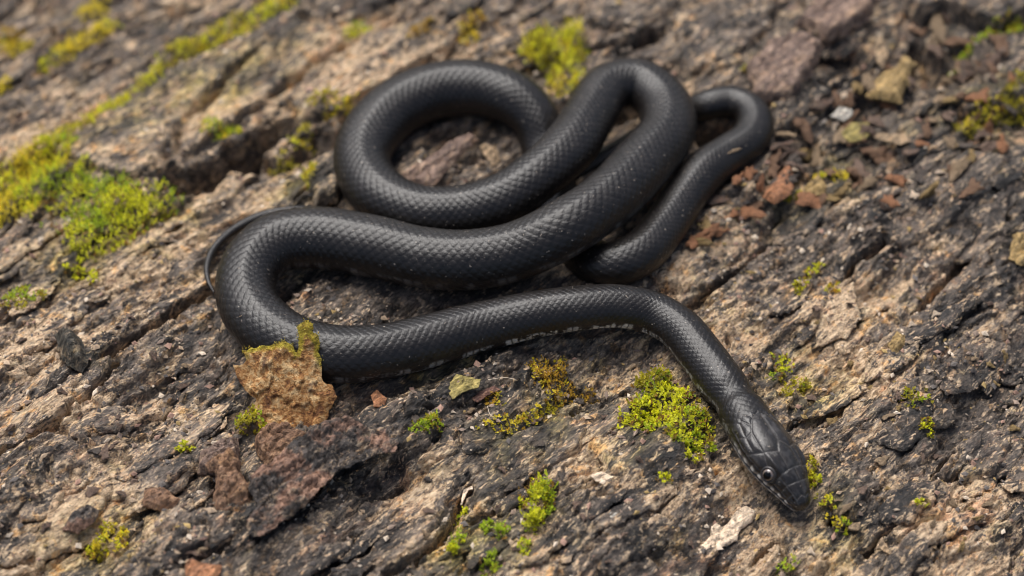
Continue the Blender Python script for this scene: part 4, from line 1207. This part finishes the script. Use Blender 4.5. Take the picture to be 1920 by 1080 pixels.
# ---------------------------------------------------------------- moss
LIME, GRN, OLIVE, YEL, BRN = (0.70, 0.69, 0.03), (0.40, 0.50, 0.03), (0.44, 0.38, 0.025), (0.82, 0.66, 0.045), (0.52, 0.32, 0.035)
def moss(label, spots, tones, h=0.022, dens=1.0, leaf=0.0085, name='moss_clump'):
    """spots: (px, py, rx, ry in px, angle deg)"""
    PX, PY, K = [], [], []
    for (px, py, rx, ry, ang) in spots:
        c = on(px, py); k = depth(c)/FPX
        area = math.pi*rx*ry*k*k/math.sin(ELEV)
        n = int(area/0.00011*dens)+12
        a = rng.uniform(0, 2*np.pi, n); q = np.sqrt(rng.random(n))*(1+0.6*rng.random(n)**3)
        ex, ey = q*np.cos(a)*rx, q*np.sin(a)*ry
        ca, sa = math.cos(math.radians(ang)), math.sin(math.radians(ang))
        X, Y = ex*ca-ey*sa, -(ex*sa+ey*ca)
        wx = c[0]+X*k; wy = c[1]-Y*k/math.sin(ELEV)
        nz = fbm(wx*9+px, wy*9, 4)
        keep = q < 0.90+0.9*nz+0.35*rng.random(n)**3
        PX.append(wx[keep]); PY.append(wy[keep]); K.append(q[keep])
    x = np.concatenate(PX); y = np.concatenate(PY); q = np.concatenate(K)
    ok = np.ones(len(x), bool)
    for k in range(0, len(PATH), 6):
        ok &= np.hypot(x-PATH[k, 0], y-PATH[k, 1]) > PATH[k, 3]*0.93
    x, y, q = x[ok], y[ok], q[ok]; n = len(x)
    if n == 0: return
    z = height(x, y)
    mound = np.clip(1-q**2, 0, 1)*h*1.0*np.clip(0.6+1.6*fbm(x*14, y*14, 3), 0, 2)
    sh = h*rng.uniform(0.5, 1.15, n)*np.clip(1.25-0.5*q, 0.4, 1)
    NL = 9
    tiltx, tilty = rng.normal(0, 0.35, n), rng.normal(0, 0.35, n)
    ax = np.stack([tiltx, tilty, np.ones(n)], -1); ax /= np.linalg.norm(ax, axis=1)[:, None]
    tone = np.array([t[:3] for t in tones]); 
    sel = np.clip(((fbm(x*7+3, y*7, 3)*1.6+0.5+rng.normal(0, 0.22, n))*len(tones)).astype(int), 0, len(tones)-1)
    ct = tone[sel]*rng.uniform(0.65, 1.25, (n, 1))
    dead = (rng.random(n) < 0.04+0.35*np.clip(q-0.55, 0, 1))[:, None]
    ct = np.where(dead, np.array((0.30, 0.17, 0.035))*rng.uniform(0.6, 1.2, (n, 1)), ct)
    Vs, Cs = [], []
    for j in range(NL):
        f = (j+0.6)/NL
        an = rng.uniform(0, 2*np.pi, n)
        rad = np.stack([np.cos(an), np.sin(an), np.zeros(n)], -1)
        out = 0.95-0.75*f
        d = ax*(1-out)+rad*out; d /= np.linalg.norm(d, axis=1)[:, None]
        sd = np.cross(d, ax+rad*0.01+0.001); sd /= np.linalg.norm(sd, axis=1)[:, None]
        L = leaf*rng.uniform(0.7, 1.3, n)*(1.1-0.35*f); w = L*0.34
        b = np.stack([x, y, z+mound*1.0-0.004], -1)+ax*(sh*f)[:, None]
        tip = b+d*L[:, None]; mid = b+d*(L*0.5)[:, None]+ax*(L*0.10)[:, None]
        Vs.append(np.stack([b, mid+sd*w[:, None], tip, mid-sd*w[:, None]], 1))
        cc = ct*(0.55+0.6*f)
        Cs.append(np.repeat(np.hstack([cc, np.ones((n, 1))])[:, None, :], 4, 1))
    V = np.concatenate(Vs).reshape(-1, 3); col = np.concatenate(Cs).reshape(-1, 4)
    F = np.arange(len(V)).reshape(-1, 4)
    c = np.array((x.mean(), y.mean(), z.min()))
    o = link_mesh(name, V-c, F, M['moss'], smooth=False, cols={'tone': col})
    o.location = c
    tag(o, label, 'moss', 'moss growing on the bark', 'stuff')
    return o

moss('large yellow-green moss cushion at the left edge', [(55, 345, 85, 58, 0), (20, 385, 55, 42, 0), (90, 310, 55, 36, 20)], [GRN, LIME, LIME, YEL], 0.045)
moss('large bright green moss cushion right of the one at the left edge', [(190, 390, 85, 58, 0), (230, 410, 66, 46, 0), (165, 445, 50, 30, 0), (300, 370, 40, 28, 10), (150, 340, 26, 34, 0)], [GRN, LIME, LIME], 0.045)
moss('dark green low moss patch at the left edge below the cushions', [(35, 558, 50, 26, 5)], [GRN, GRN, OLIVE], 0.025)
moss('long yellow-green moss band running diagonally across upper-left bark', [(110, 265, 75, 24, 35), (185, 215, 50, 19, 38), (260, 165, 70, 18, 36), (340, 108, 65, 22, 34), (420, 62, 65, 22, 30), (500, 20, 65, 26, 28)], [OLIVE, LIME, YEL, LIME], 0.03)
moss('short yellow moss streak at upper left above the pale patch', [(110, 112, 46, 17, 38), (155, 80, 50, 20, 25), (195, 62, 30, 17, 20)], [YEL, YEL, LIME], 0.03)
moss('yellow moss tuft at the top edge, upper left', [(170, 25, 35, 15, 25), (190, 10, 20, 10, 0)], [YEL, YEL], 0.03)
moss('orange-yellow moss in the top left corner', [(15, 75, 30, 25, 0), (35, 95, 25, 20, 0)], [YEL, OLIVE, BRN], 0.03)
moss('small moss bit at the left edge above the cushions', [(5, 165, 14, 18, 0)], [YEL, LIME], 0.025)
moss('small yellow-green moss tuft in the gap under the long plate', [(405, 250, 32, 16, -10), (435, 262, 20, 8, 0)], [LIME, GRN, YEL], 0.028)
moss('moss strip climbing the bark left of the left coil', [(640, 218, 40, 9, 22), (600, 240, 30, 12, 35), (570, 272, 25, 20, 45), (540, 300, 40, 12, 0), (580, 330, 14, 30, 0)], [OLIVE, YEL, LIME], 0.026)
moss('bright lime moss cushion behind the snake between the two upper coils', [(1040, 110, 60, 40, 0), (1060, 150, 35, 45, 0), (1010, 95, 35, 25, 0), (1075, 70, 25, 25, 0)], [OLIVE, LIME, LIME, YEL], 0.05)
moss('green moss tuft near the top edge left of centre', [(668, 66, 26, 15, 25)], [GRN, LIME], 0.03)
moss('olive moss patch in the bend of the neck', [(1240, 765, 55, 50, 0), (1205, 790, 45, 30, 0), (1290, 800, 50, 38, 0), (1225, 720, 35, 22, 0), (1310, 840, 30, 18, 0)], [OLIVE, GRN, LIME, LIME], 0.032, 0.8, 0.0115)
moss('brownish-yellow moss tuft at centre below the long front coil', [(1030, 700, 44, 26, 0), (1045, 722, 28, 22, 0)], [BRN, YEL, BRN], 0.028)
moss('thin brown-green moss straggling left of the olive moss', [(955, 800, 55, 14, 12), (1010, 775, 50, 14, 25), (930, 748, 26, 14, 0), (1095, 742, 32, 12, 0), (1040, 770, 24, 10, 0)], [BRN, OLIVE, YEL], 0.02, 0.6)
moss('bright green upright moss clump at lower centre', [(1008, 945, 30, 36, 0), (1000, 980, 18, 16, 0), (1020, 925, 18, 18, 0)], [GRN, LIME, LIME], 0.05, 1.0, 0.011)
moss('small bright moss tufts left of the bright upright clump', [(860, 1015, 20, 14, 0), (850, 1030, 14, 10, 0), (912, 988, 14, 11, 0), (942, 998, 16, 14, 0), (862, 975, 13, 8, 0)], [GRN, LIME], 0.028, 1.0, 0.010)
moss('small green moss tuft below the bright upright clump', [(985, 1027, 12, 14, 0)], [GRN, LIME], 0.028)
moss('dark green moss tuft at the bottom edge, centre', [(925, 1065, 22, 18, 0)], [GRN, OLIVE], 0.03)
moss('small green moss tuft on the left foot of the upright flake', [(487, 796, 26, 13, 10), (455, 790, 14, 18, 0), (480, 782, 18, 8, 0)], [OLIVE, LIME, GRN], 0.026)
moss('tiny moss tuft left of the pinkish bark lump', [(342, 838, 20, 8, 15)], [LIME, GRN], 0.018)
moss('yellow-green moss patch with orange bits at lower left', [(205, 1030, 42, 16, 10), (215, 1005, 26, 14, 0), (180, 1050, 20, 8, 0)], [OLIVE, YEL, LIME], 0.026)
moss('small yellow-green moss right of the large dark flake', [(795, 800, 24, 14, 0), (815, 790, 16, 14, 0)], [GRN, OLIVE, LIME], 0.022)
moss('olive moss scattered right of the neck', [(1465, 685, 24, 16, 0), (1490, 720, 26, 12, -20), (1455, 705, 20, 10, 0), (1510, 725, 14, 10, 0), (1475, 740, 14, 12, 0)], [OLIVE, GRN, LIME], 0.018, 0.6)
moss('small olive moss pair on pale bark right of the long coil', [(1497, 540, 16, 10, 30), (1560, 540, 16, 12, 0), (1525, 508, 20, 7, 30)], [OLIVE, LIME, BRN], 0.018)
moss('dull green moss patch at right above the dark hollow', [(1722, 745, 34, 18, 0)], [GRN, OLIVE], 0.018, 0.6)
moss('small yellow-green moss at right below the dull green patch', [(1738, 802, 16, 12, -20)], [OLIVE, LIME], 0.018)
moss('yellow-green moss strip beside the snake\'s snout', [(1521, 880, 9, 22, 0), (1522, 915, 8, 20, 0), (1530, 905, 10, 6, 0)], [LIME, OLIVE, YEL], 0.022)
moss('small yellow moss tuft below right of the snout', [(1550, 955, 14, 14, 0)], [LIME, YEL], 0.022)
moss('small yellow-green moss tuft beside the tan chip right of the snout', [(1578, 992, 18, 12, 0)], [LIME, YEL, GRN], 0.022)
moss('tiny moss tuft at right among the pale crumbs', [(1725, 948, 10, 9, 0)], [LIME, YEL], 0.018)
moss('green moss tuft at the bottom edge below the head', [(1475, 1072, 26, 14, 0)], [GRN, LIME], 0.024)
moss('tiny moss tuft under the olive moss by the jaw', [(1300, 862, 18, 8, 0), (1245, 900, 14, 12, 45)], [OLIVE, LIME], 0.018)
moss('olive-yellow moss band at the upper right edge', [(1860, 215, 50, 14, 15), (1900, 190, 40, 26, 20), (1815, 240, 30, 12, 0)], [OLIVE, YEL, OLIVE], 0.03)
moss('moss filling the crack between the top right plates', [(1815, 110, 45, 9, 32), (1850, 75, 30, 8, 32)], [OLIVE, GRN], 0.024)
moss('green moss in the top right corner', [(1900, 35, 30, 14, 30), (1912, 150, 14, 12, 0)], [GRN, OLIVE], 0.03)
moss('green-yellow moss streak below the bright orange-red chip', [(1560, 332, 40, 10, 5), (1480, 372, 35, 8, 10)], [OLIVE, LIME, YEL], 0.02)
moss('small moss bit on the pinkish slab beyond the right loop', [(1408, 128, 20, 10, -20)], [OLIVE, GRN, BRN], 0.022)
moss('small moss beside the olive-grey lump on the left bark', [(150, 520, 14, 14, 0), (175, 520, 10, 14, 0), (135, 500, 20, 6, 40)], [OLIVE, LIME], 0.016)
moss('ochre moss on the bark above the upper left coil', [(790, 55, 30, 10, 25), (885, 40, 30, 14, 20), (880, 75, 22, 12, 0)], [BRN, YEL], 0.02)

# ---------------------------------------------------------------- thin fibres
def fibre(label, pts, r=0.0009):
    W = []
    for (px, py, h) in pts:
        p = on(px, py); W.append(np.append(at(px, py, p[2]+h), 0.0))
    S_ = catmull(np.array(W), 8)[:, :3]
    T = np.gradient(S_, axis=0); T /= np.linalg.norm(T, axis=1)[:, None]
    A = np.cross(T, (0, 0, 1.0)); A /= np.linalg.norm(A, axis=1)[:, None]; B = np.cross(A, T)
    k = 5
    V = np.concatenate([S_+A*(r*math.cos(2*math.pi*j/k))+B*(r*math.sin(2*math.pi*j/k)) for j in range(k)])
    n = len(S_)
    F = np.array([(j*n+i, j*n+i+1, ((j+1) % k)*n+i+1, ((j+1) % k)*n+i) for j in range(k) for i in range(n-1)])
    o = link_mesh('plant_fibre', V, F, M['fibre'])
    tag(o, label, 'fibre', 'thin pale fibres')
fibre('pale hair-thin fibre left of the snake\'s tail', [(325, 450, 0.01), (350, 462, 0.02), (385, 478, 0.012)])
fibre('curved hair-thin fibre below the yellow flake', [(914, 762, 0.008), (920, 778, 0.02), (934, 788, 0.008)])
fibre('straight hair-thin fibre right of the pale yellow flake', [(915, 712, 0.01), (945, 708, 0.02), (968, 712, 0.01)])
